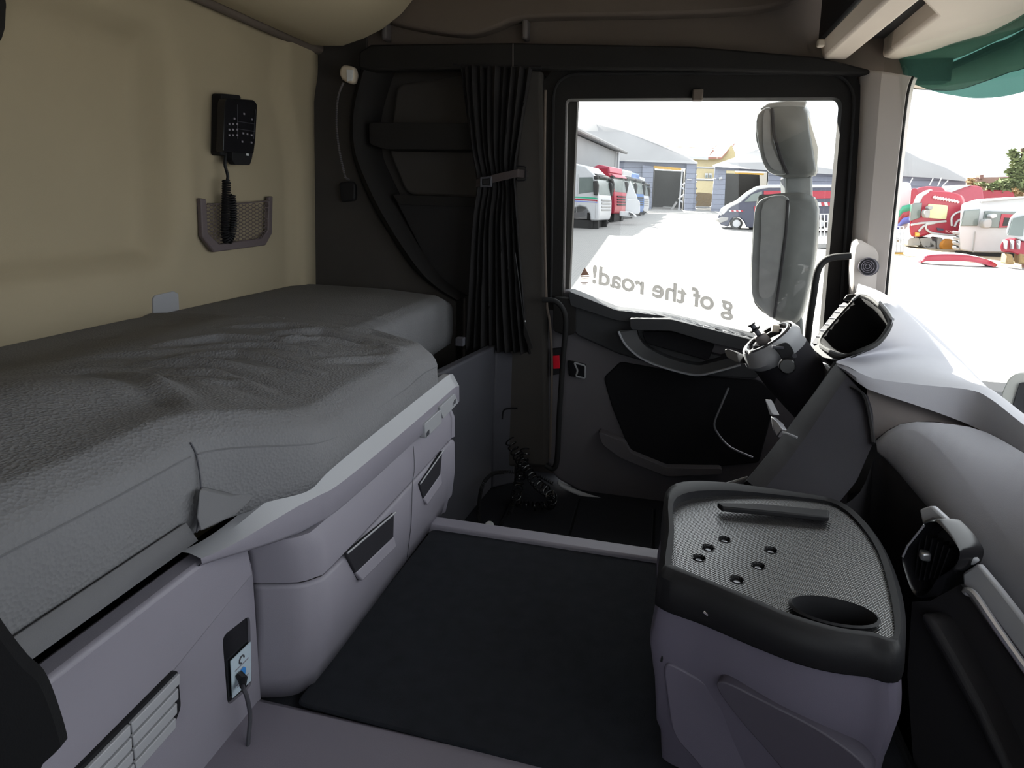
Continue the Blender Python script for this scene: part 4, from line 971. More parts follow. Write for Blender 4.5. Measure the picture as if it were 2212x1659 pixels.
# ================================================================== air vent and trim strip of the centre stack
SP, SN = (.36, .93, .25), V((-.80, -.58, .16)).normalized()
def sp(px, py, off=0): return aP(px, py, V(SP) + SN * off, SN)
av = thing('air_vent', 'black framed air vent beside the console tray', 'air vent', sp(2010, 1270))
vo = [(2019, 1119), (2031, 1122), (2060, 1152), (2084, 1186), (2082, 1205), (2073, 1224), (2050, 1240), (2031, 1251), (2018, 1275), (2004, 1290), (1981, 1293), (1969, 1274), (1957, 1238), (1948, 1203), (1958, 1178), (1996, 1130)]
VO = round_poly([sp(px, py, .012) for px, py in vo], .008, 3)
vc = sum(VO, V()) / len(VO)
VI = [p.lerp(vc, .13) for p in VO]
MB().loft([[p - SN * .04 for p in VO], VO, [p.lerp(vc, .06) + SN * .005 for p in VO], VI, [p.lerp(vc, .1) - SN * .035 for p in VI]], True, False).build('frame', M['blackgloss'], av, angle=60)
MB().prism([p.lerp(vc, .1) - SN * .030 for p in VI], -SN * .004).build('duct', M['black'], av)
for k in range(6):
    t = k / 5; a = sp(1985 + 70 * t, 1140 + 40 * t, .004); b = sp(1968 + 60 * t, 1262 - 10 * t, .004)
    a = a.lerp(vc, .12); b = b.lerp(vc, .12); d_ = -SN * .022
    MB().loft([[a, a + V((.001, -.001, 0)), a + d_ + V((.001, -.001, 0)), a + d_], [b, b + V((.001, -.001, 0)), b + d_ + V((.001, -.001, 0)), b + d_]]).build('slat', M['blackgloss'], av)
c = sp(1998, 1200, .006); MB().box(c + V((-.006, -.006, -.006)), c + V((.006, .006, .006))).build('knob', M['silver'], av, bevel=.003)
hl = [sp(1950, 1203, .016), sp(1960, 1180, .016), sp(1997, 1134, .016)]; MB().tube(hl, .0016, 5).build('frame_highlight_edge', M['silver'], av)  # silver bead paints a highlight along the black frame
st = thing('centre_stack_trim', 'pale grey trim strip running past the air vent', 'trim strip', sp(2119, 1240))
ta = [sp(px, py, -.008) for px, py in [(1985, 1100), (2012, 1092), (2040, 1118), (2108, 1212), (2085, 1226), (2076, 1190), (2028, 1126), (2016, 1122), (1992, 1134)]]
MB().prism(ta, -SN * .012).build('vent_surround', M['lilac_light'], st, bevel=.003)
tb = [sp(px, py, -.008) for px, py in [(2078, 1238), (2112, 1217), (2160, 1275), (2212, 1342), (2400, 1590), (2400, 1700), (2212, 1425), (2150, 1340), (2095, 1275), (2080, 1265)]]
MB().prism(tb, -SN * .012).build('lower_strip', M['lilac_light'], st, bevel=.003)
rdp = [sp(px, py, .012) for px, py in [(2086, 1282), (2092, 1277), (2108, 1290), (2150, 1352), (2212, 1440), (2400, 1700)]]
MB().tube(smooth_path(rdp, 4), .005, 8).build('chrome_rod', M['silver'], st)
gl = thing('storage_niche', 'black open storage niche below the trim strip', 'storage niche', sp(2150, 1640))
q = [sp(px, py, -.012) for px, py in [(1970, 1300), (2010, 1298), (2075, 1262), (2100, 1300), (2212, 1460), (2400, 1740), (2400, 1900), (1990, 1900), (1960, 1460)]]
MB().prism(q, -SN * .01).build('niche_back', M['dash_dark'], gl)
q = [sp(px, py, .03) for px, py in [(1985, 1322), (2010, 1335), (2060, 1420), (2120, 1530), (2190, 1680), (2170, 1690), (2100, 1545), (2040, 1435), (1990, 1345)]]
MB().prism(q, -SN * .06).build('niche_edge', M['dash_dark'], gl, bevel=.008, seg=3)

# ================================================================== loose coiled hose on the footwell floor
ch = thing('coiled_hose', 'black coiled air hose lying on the dark footwell floor', 'hose', aZ(1130, 1080, FZ))
pth = smooth_path([aY(1100, 950, 1.93), aY(1118, 985, 1.90), aY(1135, 1010, 1.86), aY(1160, 1045, 1.80), aY(1190, 1070, 1.76), aZ(1185, 1092, FZ + .012), aZ(1150, 1095, FZ + .012), aZ(1115, 1085, FZ + .012), aY(1120, 1050, 1.85), aY(1130, 1000, 1.92), aY(1135, 970, 1.95)], 6)
MB().tube(helix(pth, .015, 44, 12), .0024, 6).build('coil', M['blackgloss'], ch)
l2 = smooth_path([aY(1195, 1045, 1.86), aY(1150, 1022, 1.88), aY(1090, 1020, 1.88), aY(1062, 1025, 1.80), aY(1042, 1050, 1.74), aZ(1034, 1100, FZ + .008), aZ(1040, 1135, FZ + .006), aZ(1075, 1140, FZ + .006), aZ(1100, 1110, FZ + .006), aY(1118, 1060, 1.82)], 6)
MB().tube(helix(l2, .005, 110, 6), .0016, 4).build('thin_coil', M['rubber'], ch)
c = aZ(1057, 1134, FZ + .012); MB().disc(c, (0, -.3, 1), .014, .005, 16, .011).build('fitting', M['white'], ch, bevel=.001)
MB().tube(smooth_path([aY(1085, 905, 1.96), aY(1090, 885, 1.96), aY(1118, 882, 1.95)], 4), .003, 6).build('hose_end', M['black'], ch)
# ================================================================== outside: door mirrors
mi = thing('door_mirror', 'twin grey truck mirrors on a stalk outside the driver window', 'mirror', aY(1720, 705, 2.45))
MY = 2.42
def loftY(front, back_, y0, y1, name, mt, bev=.0, shrink=.85):
    A = smooth_path(LY(front, y0), 3, True); B = smooth_path(LY(back_, y1), 3, True)
    c_ = sum(A, V()) / len(A); m = MB().loft([[p.lerp(c_, .10) + V((0, -.012, 0)) for p in A], A, [a.lerp(b, .6) for a, b in zip(A, B)], B])
    return m.build(name, mt, mi, angle=60)
# upper wide angle mirror
uo = [(1640, 236), (1668, 228), (1735, 228), (1748, 280), (1758, 340), (1757, 378), (1700, 384), (1660, 370), (1642, 330), (1632, 290)]
loftY(uo, [(px + 6, py) for px, py in uo], MY, MY + .16, 'upper_housing', M['mirror_h'])
ug = [(1634, 262), (1648, 236), (1668, 236), (1670, 290), (1684, 340), (1698, 366), (1694, 378), (1662, 372), (1644, 335)]
MB().prism(smooth_path(LY(ug, MY - .022), 3, True), (0, .012, 0)).build('upper_glass_edge', M['lens'], mi, bevel=.003)
ui = [(1650, 245), (1664, 245), (1664, 300), (1676, 335), (1690, 366), (1668, 364), (1650, 325)]
MB().prism(smooth_path(LY(ui, MY - .028), 3, True), (0, .008, 0)).build('upper_glass', M['mirror_g'], mi)
MB().tube(LY([(1668, 234), (1672, 290), (1686, 340), (1702, 376)], MY - .028), .0055, 6).build('glass_seal', M['black'], mi)
q = LY([(1640, 236), (1660, 222), (1700, 215), (1745, 217), (1740, 232), (1680, 234)], MY - .01); MB().prism(q, (0, .12, 0)).build('roof_cap', M['lens'], mi, bevel=.006)
lit = LY([(1728, 232), (1744, 240), (1768, 320), (1764, 380), (1752, 382), (1748, 320)], MY + .02); MB().prism(round_poly(lit, .01, 3), (0, .12, 0)).build('painted_lit_edge', M['mirror_l'], mi, bevel=.006)  # pale strip paints sunlight on the housing edge
# neck
q = LY([(1695, 380), (1756, 378), (1757, 432), (1697, 430)], MY + .04); MB().prism(q, (0, .10, 0)).build('neck', M['lens'], mi, bevel=.01)
# main mirror
lo = [(1636, 430), (1660, 420), (1756, 424), (1762, 520), (1748, 610), (1726, 690), (1695, 698), (1660, 682), (1630, 655), (1622, 600), (1626, 500)]
loftY(lo, [(px + 5, py + 2) for px, py in lo], MY, MY + .17, 'main_housing', M['mirror_h'])
lg_ = [(1634, 445), (1660, 425), (1704, 428), (1700, 500), (1686, 600), (1674, 685), (1645, 668), (1626, 640), (1624, 590), (1628, 500)]
MB().prism(smooth_path(LY(lg_, MY - .022), 3, True), (0, .014, 0)).build('main_glass_edge', M['lens'], mi, bevel=.003)
li_ = [(1650, 438), (1698, 434), (1692, 510), (1678, 610), (1666, 640), (1642, 640), (1640, 590), (1644, 510)]
MB().prism(smooth_path(LY(li_, MY - .030), 3, True), (0, .008, 0)).build('main_glass', M['mirror_g'], mi)
MB().tube(LY([(1702, 432), (1698, 500), (1684, 610), (1672, 686)], MY - .03), .005, 6).build('glass_seal', M['black'], mi)
lit = LY([(1746, 424), (1766, 430), (1768, 500), (1755, 600), (1742, 640), (1740, 580), (1750, 500)], MY + .02); MB().prism(round_poly(lit, .012, 3), (0, .12, 0)).build('painted_lit_edge', M['mirror_l'], mi, bevel=.008)  # sunlit side of the main housing, put in as a pale strip
q = LY([(1690, 690), (1735, 684), (1738, 740), (1700, 745)], MY + .06); MB().prism(q, (0, .08, 0)).build('lower_arm', M['mirror_h'], mi, bevel=.012)
# kerb mirror outside the windscreen
km = thing('front_mirror', 'pale capped kerb mirror outside the right end of the windscreen', 'mirror', aY(2195, 880, 1.75))
q = L3([(2158, 858, 1.72), (2178, 814, 1.74), (2200, 803, 1.74), (2240, 806, 1.72), (2245, 860, 1.70), (2200, 888, 1.70)])
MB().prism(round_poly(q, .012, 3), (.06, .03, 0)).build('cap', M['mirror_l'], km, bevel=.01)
q = L3([(2182, 884, 1.70), (2200, 826, 1.72), (2250, 826, 1.70), (2250, 930, 1.68), (2215, 915, 1.68)])
MB().prism(q, (.02, .01, 0)).build('face', M['black'], km, bevel=.004)
MB().tube(L3([(2235, 900, 1.70), (2260, 960, 1.66), (2300, 1040, 1.6)]), .012, 8).build('stem', M['black'], km)

# ================================================================== lettering on the window
def text_obj(s, name, mtl, parent, origin, xdir, ydir, size, depth=.0008, bold=.0, local=False, width=None):
    cu_ = bpy.data.curves.new('t', 'FONT'); cu_.body = s; cu_.size = size; cu_.extrude = depth; cu_.offset = 0; cu_.bevel_depth = bold; cu_.bevel_resolution = 0
    to = bpy.data.objects.new('t', cu_); COL.objects.link(to)
    dg = bpy.context.evaluated_depsgraph_get(); me = bpy.data.meshes.new_from_object(to.evaluated_get(dg))
    bpy.data.objects.remove(to); bpy.data.curves.remove(cu_)
    xs = [v.co.x for v in me.vertices]; sc = 1 if not width else width / (max(xs) - min(xs)); x0 = min(xs)
    xd, yd = V(xdir).normalized(), V(ydir).normalized(); nd = xd.cross(yd)
    for v in me.vertices:
        c_ = v.co.copy(); v.co = V(origin) + xd * (c_.x - x0) * sc + yd * c_.y * (sc if width else 1) + nd * c_.z
    me.name = name; o = bpy.data.objects.new(name, me); COL.objects.link(o); me.materials.append(mtl)
    if parent is not None:
        o.parent = parent
        if not local and parent.type == 'EMPTY': o.matrix_parent_inverse = Matrix.Translation(parent.location).inverted()
    return o
wl = thing('window_lettering', 'grey mirrored lettering stuck on the driver window glass', 'lettering', aY(1420, 650, DY + .032))
pa, pb = aY(1584, 680, DY + .033), aY(1279, 610, DY + .033)
lt_ = text_obj('g of the road!', 'letters', M['letter'], None, pa, pb - pa, V((0, 0, 1)), .062, .0002, .0017, width=(pb - pa).length)
def split_letters(o, parent, name, xd):
    bm = bmesh.new(); bm.from_mesh(o.data); bm.verts.ensure_lookup_table(); seen = set(); isl = []
    for v in bm.verts:
        if v.index in seen: continue
        st_ = [v]; seen.add(v.index); cur = []
        while st_:
            q_ = st_.pop(); cur.append(q_.index)
            for e_ in q_.link_edges:
                w2 = e_.other_vert(q_)
                if w2.index not in seen: seen.add(w2.index); st_.append(w2)
        s_ = [bm.verts[i].co.dot(xd) for i in cur]; isl.append([min(s_), max(s_), set(cur)])
    isl.sort(key=lambda t: t[0]); grp = []
    for a_ in isl:
        if grp and a_[0] < grp[-1][1] - .3 * (a_[1] - a_[0]): grp[-1][1] = max(grp[-1][1], a_[1]); grp[-1][2] |= a_[2]
        else: grp.append(a_)
    for g_ in grp:
        ids = sorted(g_[2]); ix = {i: k for k, i in enumerate(ids)}
        mb = MB(); mb.add([bm.verts[i].co.copy() for i in ids], [tuple(ix[v.index] for v in f.verts) for f in bm.faces if f.verts[0].index in g_[2]])
        mb.build(name, o.data.materials[0], parent)
    bm.free(); bpy.data.objects.remove(o)
split_letters(lt_, wl, 'letter', (pb - pa).normalized())
ws_ = thing('warning_sticker', 'small brown warning triangle sticker on the window corner', 'sticker', aY(1264, 600, DY + .032))
q = LY([(1263, 578), (1273, 594), (1254, 595)], DY + .032); 
sm_ = mat('brown_print', (.45, .25, .18), .7); MB().prism(q, (0, .001, 0)).build('triangle', sm_, ws_)
for k in range(6):
    q = LY([(1254 + (k % 2) * 3, 597 + k * 3.2), (1273 - (k % 3) * 3, 597 + k * 3.2), (1273 - (k % 3) * 3, 598.6 + k * 3.2), (1254 + (k % 2) * 3, 598.6 + k * 3.2)], DY + .032)
    MB().prism(q, (0, .001, 0)).build('text_line', sm_, ws_)

# ================================================================== yard
SLOPE = .0374
def gz(y): return -1.9 + SLOPE * y
def G(px, py):
    d = ray(px, py); t = (-1.9 - CAM.z) / (d.z - SLOPE * d.y); return CAM + d * t
pave = mat('yard_paving', (.24, .235, .23), .9, 0, 9, .10, 1.2)
nt = pave.node_tree; tc = nt.nodes.new('ShaderNodeTexCoord'); bk = nt.nodes.new('ShaderNodeTexBrick')
bk.inputs['Scale'].default_value = 3.2; bk.inputs['Mortar Size'].default_value = .03; bk.inputs['Color1'].default_value = (.25, .243, .233, 1); bk.inputs['Color2'].default_value = (.225, .22, .215, 1); bk.inputs['Mortar'].default_value = (.15, .15, .15, 1)
nt.links.new(tc.outputs['Object'], bk.inputs['Vector']); nt.links.new(bk.outputs[0], nt.nodes['Principled BSDF'].inputs['Base Color'])
m = MB(); m.prism([V((-60, -30, gz(-30))), V((90, -30, gz(-30))), V((90, 120, gz(120))), V((-60, 120, gz(120)))], (0, 0, -.3))
struct(m.build('ground', pave), 'paved yard around the truck')
mx = dict(wall=mat('grey_render', (.27, .275, .28), .9, var=.05, vscale=.7), navy=wave_mat('slate_siding', (.17, .19, .25), (.09, .10, .14), .42), roof=mat('pale_sheet_roof', (.25, .25, .255), .8, var=.05, vscale=.5),
          dark=mat('dark_opening', (.05, .048, .045), .9), yel=mat('yellow_beam', (.5, .3, .05), .6), cream=mat('cream_house_render', (.40, .34, .20), .9), tile=wave_mat('red_roof_tiles', (.26, .13, .10), (.38, .27, .22), 1.6, 0, .8, .1),
          wht=mat('white_paint', (.40, .41, .43), .35, var=.03), rd=mat('red_paint', (.27, .012, .03), .35, var=.05), rdp=mat('faded_red_paint', (.32, .05, .08), .4), bl=mat('blue_paint', (.03, .10, .28), .35),
          nv=mat('navy_paint', (.04, .045, .075), .35), gl=mat('tinted_cab_glass', (.12, .145, .14), .12, var=.15, vscale=1.5), blk=mat('black_parts', (.03, .03, .03), .6), gry=mat('grey_parts', (.25, .25, .25), .6), grn=mat('green_stripe', (.02, .30, .17), .5),
          blu=mat('blue_stripe', (.10, .14, .50), .5), dirt=mat('dry_earth', (.30, .24, .16), 1, .6, 3), leaf=mat('conifer_needles', (.12, .15, .06), .9, var=.2), bark=mat('bark', (.12, .08, .05), .9), hedge=mat('dry_hedge_twigs', (.25, .17, .08), .95, var=.2), org=mat('orange_parts', (.6, .25, .04), .6))
# --- grey building on the left
gb_ = thing('grey_workshop', 'plain grey rendered workshop at the left of the yard', 'building', (-8, 46, gz(46)))
a1, a2 = aY(1205, 273, 36.5), aY(1337, 331, 55); ez = a2.z; a1.z = ez
def vwall(p, q, z0, z1): return [V((p.x, p.y, z0)), V((q.x, q.y, z0)), V((q.x, q.y, z1)), V((p.x, p.y, z1))]
wl_ = MB().prism([V((a1.x, a1.y, gz(a1.y))), V((a2.x, a2.y, gz(a2.y))), V((a2.x, a2.y, ez)), V((a1.x, a1.y, ez))], (-8, 1.0, 0)).build('wall', mx['wall'], gb_)
dd = (a2 - a1).normalized()
MB().prism([a1 + V((.5, -.6, .0)), a2 + V((.5, .9, .0)), a2 + V((.5, .9, .22)), a1 + V((.5, -.6, .22))], (-9, 1.2, 1.9)).build('roof', mx['roof'], gb_)
MB().tube([a1 + V((.55, -.6, .12)), a2 + V((.55, .9, .12))], .13, 8).build('gutter', mx['gry'], gb_)
MB().tube([a2 + V((.1, -1.6, 0)), V((a2.x + .1, a2.y - 1.6, gz(a2.y)))], .10, 8).build('downpipe', mx['wht'], gb_)
for t, zz in ((.35, -2.3), (.62, -1.9)):
    c = a1.lerp(a2, t) + V((.1, 0, zz)); MB().box(c + V((-.1, -.5, -.1)), c + V((.25, .5, .1))).build('wall_lamp', mx['wht'], gb_, bevel=.05)
# unseen taller wing, placed and sized to cast the shadow on the paving
MB().box((-16, 8, gz(8) - .5), (-7.9, 41, 6.3)).build('wing', mx['wall'], gb_)
MB().prism([V((-7.6, 7.5, 6.3)), V((-7.6, 41.5, 6.3)), V((-16, 41.5, 7.4)), V((-16, 7.5, 7.4))], (0, 0, .2)).build('wing_roof', mx['roof'], gb_)
# --- two sheet-clad halls
def hall(name, label, D, facade, door, roofpts, beam, loc_px, extra=None):
    h_ = thing(name, label, 'building', aY(loc_px[0], loc_px[1], D))
    fq = LY(facade, D); dq = LY(door, D)
    zb = min(p.z for p in fq) - .3
    fq = [V((p.x, p.y, p.z)) for p in fq]
    MB().plate(fq, [dq], (0, .25, 0)).build('facade', mx['navy'], h_)
    MB().prism([p + V((0, 5, 0)) for p in dq], (0, .2, 0)).build('hall_back', mx['dark'], h_)
    for p_, q_ in ((dq[0], dq[3]), (dq[1], dq[2])): MB().box(V((p_.x - .05, D + .2, q_.z)), V((p_.x + .05, D + 5, p_.z))).build('inner_wall', mx['dark'], h_)
    MB().box(V((dq[0].x, D + .25, dq[2].z - .1)), V((dq[1].x, D + 5, dq[2].z - .02))).build('hall_floor', mx['dark'], h_)
    rf = L3(roofpts); MB().prism(rf, (0, .3, .15)).build('roof', mx['roof'], h_)
    if beam: MB().prism(LY(beam, D - .15), (0, .3, 0)).build('door_beam', mx['yel'], h_)
    return h_
DH = 58.0
h1 = hall('sheet_hall', 'slate clad hall with open doorway and pale pitched roof', DH,
     [(1325, 345), (1400, 345), (1505, 352), (1502, 462), (1320, 456)], [(1412, 361), (1482, 364), (1477, 455), (1407, 452)],
     [(1325, 347, DH - .6), (1507, 354, DH - .6), (1480, 338, DH + .3), (1420, 312, DH + .6), (1350, 285, DH + 1.0), (1288, 268, DH + 1.2), (1240, 282, DH + 1.2), (1240, 346, DH - .6)], [(1412, 358), (1472, 363), (1472, 368), (1412, 364)], (1400, 455))
q = LY([(1388, 357), (1412, 360), (1407, 452), (1386, 450)], DH - .3); MB().prism(q, (0, .2, 0)).build('sliding_door', mx['navy'], h1)
q = LY([(1484, 352), (1503, 353), (1496, 458), (1478, 457)], DH - .4); MB().prism(q, (0, .4, 0)).build('door_pier', mx['navy'], h1)
q = LY([(1484, 386), (1494, 387), (1494, 389), (1484, 388)], DH - .5); MB().prism(q, (0, .1, 0)).build('name_plate', mx['wht'], h1)
for a, b in (((1474, 366), (1466, 455)), ((1480, 396), (1470, 402)), ((1470, 402), (1478, 410)), ((1478, 420), (1466, 430)), ((1466, 430), (1475, 438))):
    MB().tube(LY([a, b], DH - .2), .07, 5).build('door_linkage', mx['wht'], h1)
q = LY([(1432, 446), (1455, 447), (1455, 449), (1432, 448)], DH + 1); MB().prism(q, (0, .3, 0)).build('bench', mx['gry'], h1)
MB().tube(LY([(1450, 455), (1462, 436)], DH - .1), .1, 5).build('ramp_bar', mx['gry'], h1)
h2 = hall('sheet_hall', 'slate clad hall with yellow door beam behind the dark van', DH,
     [(1545, 358), (1680, 362), (1790, 372), (1860, 378), (1860, 470), (1535, 462)], [(1568, 368), (1660, 371), (1660, 462), (1564, 459)],
     [(1540, 360, DH - .6), (1860, 381, DH - .6), (1850, 372, DH + .1), (1780, 345, DH + .6), (1700, 320, DH + 1.0), (1660, 318, DH + 1.1), (1600, 340, DH + .6)], [(1588, 372), (1650, 374), (1650, 378), (1588, 375)], (1600, 460))
q = LY([(1540, 384), (1547, 385), (1547, 387), (1540, 386)], DH - .3); MB().prism(q, (0, .1, 0)).build('name_plate', mx['wht'], h2)
MB().tube(LY([(1553, 386), (1560, 384)], DH - .2), .1, 5).build('door_linkage', mx['wht'], h2)
h2['group'] = h1['group'] = 'sheet clad halls'
# rear of the yard behind the windscreen pillar: low hall roof
h3 = thing('long_hall', 'long low hall with pale roof behind the red trucks', 'building', aY(2000, 400, 52))
q = LY([(1905, 376), (2010, 382), (2095, 392), (2095, 430), (1905, 430)], 52); MB().prism(q, (0, .4, 0)).build('facade', mx['navy'], h3)
rf = L3([(1900, 378, 51.5), (2010, 384, 51.5), (2098, 393, 51.5), (2040, 362, 52.1), (1990, 345, 52.4), (1945, 322, 52.8), (1895, 300, 53)]); MB().prism(rf, (0, .3, .15)).build('roof', mx['roof'], h3)
bw = thing('brick_wall', 'low brown brick wall under the conifer', 'wall', aY(2150, 420, 50))
q = LY([(2092, 384), (2230, 380), (2230, 440), (2092, 440)], 50); MB().prism(q, (0, .4, 0)).build('masonry', mat('brown_brick', (.20, .13, .11), .9), bw)
q = LY([(2117, 378), (2125, 377), (2125, 386), (2117, 386)], 49.8); MB().prism(q, (0, .6, 0)).build('chimney', mat('dark_brick', (.16, .09, .08), .9), bw)
# cream house between the halls
ho = thing('cream_house', 'cream house with red tiled roof between the two halls', 'building', aY(1520, 440, 72))
q = LY([(1495, 338), (1560, 340), (1580, 312), (1588, 330), (1588, 460), (1490, 460)], 72); MB().prism(q, (0, 6, 0)).build('wall', mx['cream'], ho)
rf = L3([(1400, 300, 84), (1562, 303, 84), (1540, 320, 74), (1440, 316, 76)]); MB().prism(rf, (0, 0, -.3)).build('tiled_roof', mx['tile'], ho)
rf = L3([(1440, 317, 75.5), (1540, 321, 73.5), (1530, 339, 71), (1480, 337, 71.5)]); MB().prism(rf, (0, 0, -.3)).build('pale_canopy', mx['wht'], ho)
rf = L3([(1562, 303, 84), (1588, 308, 80), (1574, 322, 72), (1558, 340, 71), (1530, 339, 71), (1540, 321, 74)]); MB().prism(rf, (0, 0, -.2)).build('side_roof', mx['tile'], ho)
for x0, x1 in ((1523, 1529.5), (1531.5, 1538)):
    q = LY([(x0, 374), (x1, 374.5), (x1, 385), (x0, 384.5)], 71.8); wn = MB().prism(q, (0, .15, 0)).build('window', mx['wht'], ho)
    q = LY([(x0 + 1.2, 378), (x1 - 1.2, 378), (x1 - 1.2, 384), (x0 + 1.2, 384)], 71.7); MB().prism(q, (0, .1, 0)).build('pane', mx['gl'], wn)
fn = thing('yard_gate', 'grey pipe gate in front of the cream house', 'gate', aY(1520, 455, 60))
for y_ in (362, 388, 448): MB().tube(LY([(1503, y_), (1548, y_ + 1)], 60), .09, 6).build('rail', mx['gry'], fn)
q = LY([(1502, 415), (1540, 418), (1536, 448), (1500, 446)], 62); MB().prism(round_poly(q, .3, 3), (0, .6, 0)).build('hedge', mx['hedge'], fn)
for k in range(6):
    MB().tube(LY([(1494 + k * 1.5, 372 + k * 14), (1506, 364 + k * 14)], 60.5), .06, 5).build('brace', mx['gry'], fn)

# --- truck cabs -------------------------------------------------------------------------------
def cab(label, px, py, D, rz, paint, hgt=2.7, group=None, flip=1, roofmat=None, stripes=(), zoff=0, length=2.2, onstand=True, glass=None, vis=True, cat='truck cab'):
    base = aY(px, py, D) if D else G(px, py)
    r_ = thing('truck_cab', label, cat, base, rz, group)
    s_ = hgt / 2.7; Lh = length / 2
    prof = [(-Lh, .42), (-Lh, 2.35), (-Lh + .15, 2.55), (-.15, 2.70), (.45, 2.58), (Lh - .42, 2.28), (Lh - .30, 2.16), (Lh - .06, 1.25), (Lh, .95), (Lh + .02, .45), (Lh - .05, .10), (Lh - .45, .08), (Lh - .5, .40), (Lh - .72, .68), (Lh - 1.05, .74), (Lh - 1.38, .62), (Lh - 1.5, .42)]
    prof = [(x, z * s_) for x, z in prof]; w = 1.2
    def b(mb, name, mt, bev=0): return mb.build(name, mt, r_, bevel=bev, local=True)
    b(MB().prism([V((x, -w, z)) for x, z in prof], (0, 2 * w, 0)), 'body', paint, .07)
    if roofmat: b(MB().prism([V((x, -w - .01, z)) for x, z in [(-Lh + .2, 2.5 * s_), (-.15, 2.74 * s_), (.5, 2.62 * s_), (Lh - .38, 2.32 * s_), (Lh - .55, 2.30 * s_), (.4, 2.5 * s_)]], (0, 2 * w + .02, 0)), 'roof_spoiler', roofmat, .03)
    gm = glass or mx['gl']
    b(MB().prism([V((x, -1.08, z * s_)) for x, z in [(Lh - .31, 2.14), (Lh - .255, 2.12), (Lh - .05, 1.28), (Lh - .12, 1.28)]], (0, 2.16, 0)), 'windscreen', gm, .02)
    if vis: b(MB().prism([V((x, -1.12, z * s_)) for x, z in [(Lh - .38, 2.27), (Lh - .1, 2.14), (Lh - .08, 2.06), (Lh - .34, 2.18)]], (0, 2.24, 0)), 'sun_visor', roofmat or mx['blk'], .02)
    for sd in (-1, 1):
        y0 = sd * (w - .02); yv = (0, sd * .035, 0)
        b(MB().prism([V((x, y0, z * s_)) for x, z in [(Lh - .42, 2.08), (Lh - .24, 1.42), (Lh - 1.12, 1.30), (Lh - 1.12, 2.06)]], yv), 'side_window', gm, .01)
        b(MB().box((Lh - 1.20, y0, .42 * s_), (Lh - 1.185, y0 + sd * .028, 2.2 * s_)), 'door_joint', mx['gry'])
        b(MB().box((Lh - .20, y0, .2 * s_), (Lh - .185, y0 + sd * .028, 1.3 * s_)), 'door_joint', mx['gry'])
        b(MB().prism([V((x, sd * 1.30, z * s_)) for x, z in [(Lh - .32, 1.9), (Lh - .10, 1.92), (Lh - .02, 1.7), (Lh - .04, 1.25), (Lh - .26, 1.25)]], (0, sd * .20, 0)), 'mirror', mx['blk'], .05)
        b(MB().prism([V((x, sd * 1.28, z * s_)) for x, z in [(Lh - .30, 2.15), (Lh - .08, 2.15), (Lh - .06, 1.98), (Lh - .28, 1.96)]], (0, sd * .20, 0)), 'upper_mirror', mx['blk'], .05)
    for k in range(4):
        b(MB().box((Lh - .01, -.85, (.55 + k * .15) * s_), (Lh + .05, .85, (.63 + k * .15) * s_)), 'grille_bar', mx['blk'] if paint is not mx['wht'] else mx['gry'], .02)
    for z0, z1, mt, dx in stripes:
        for sd in (-1, 1):
            y0 = sd * (w - .005)
            b(MB().prism([V((-Lh + .02, y0, z0 * s_)), V((Lh - .25, y0, (z0 - .05) * s_)), V((Lh - .12, y0, (z0 - .05 - dx) * s_)), V((Lh - .12, y0, (z1 - .05 - dx) * s_)), V((Lh - .25, y0, (z1 - .05) * s_)), V((-Lh + .02, y0, z1 * s_))], (0, sd * .012, 0)), 'stripe', mt)
    if onstand:
        b(MB().box((-Lh + .1, -.9, -.35), (Lh - .1, -.75, .1)), 'frame_rail', mx['blk'])
        b(MB().box((-Lh + .1, .75, -.35), (Lh - .1, .9, .1)), 'frame_rail', mx['blk'])
        for xx in (-.7, .6): b(MB().box((Lh * xx, -.95, -.45), (Lh * xx + .14, .95, .12)), 'cross_member', mx['blk'])
    return r_
GL = 'truck cabs parked along the grey workshop'
def place(px, py): p = G(px, py); return p
ST = ((1.14, 1.20, mx['grn'], .02), (1.04, 1.10, mx['rd'], .02), (.97, 1.00, mx['blu'], .02))
cab('white truck cab with green, red and blue stripes by the window edge', 1257, 478, 34.5, math.radians(-10), mx['wht'], 2.95, GL, stripes=ST, length=2.5)
cab('red truck cab parked second from the window edge', 1308, 464, 40, math.radians(-14), mx['rd'], 2.9, GL, roofmat=mx['rdp'], length=1.9)
cab('white truck cab half hidden behind the red one', 1335, 462, 43, math.radians(-14), mx['wht'], 2.9, GL, length=1.6)
cab('blue truck cab parked between two white cabs', 1353, 461, 46.5, math.radians(-14), mx['bl'], 2.9, GL, length=1.8)
cab('white truck cab at the far end of the parked row', 1367, 460, 50.5, math.radians(-14), mx['wht'], 2.8, GL, length=1.8)
# loose white body parts on the ground
o = thing('body_panel', 'white cab side panel leaning upright on the paving', 'body panel', G(1368, 468), 0, 'loose white body panels')
MB().prism(round_poly(LY([(1352, 430), (1382, 432), (1382, 463), (1350, 462)], 37.6), .15, 3), (0, .25, 0)).build('sheet', mx['wht'], o, bevel=.05)
o2 = thing('body_panel', 'white pointed panel propped above the row end', 'body panel', G(1372, 466), 0, 'loose white body panels')
MB().prism(LY([(1352, 425), (1361, 390), (1376, 425), (1378, 436), (1350, 436)], 38), (0, .2, 0)).build('sheet', mx['wht'], o2, bevel=.03)
o3 = thing('body_panel', 'white bumper piece lying flat with dark slots', 'body panel', G(1355, 470), 0, 'loose white body panels')
MB().prism(LY([(1338, 456), (1362, 457), (1375, 466), (1374, 470), (1338, 467)], 37), (0, .5, 0)).build('sheet', mx['wht'], o3, bevel=.04)
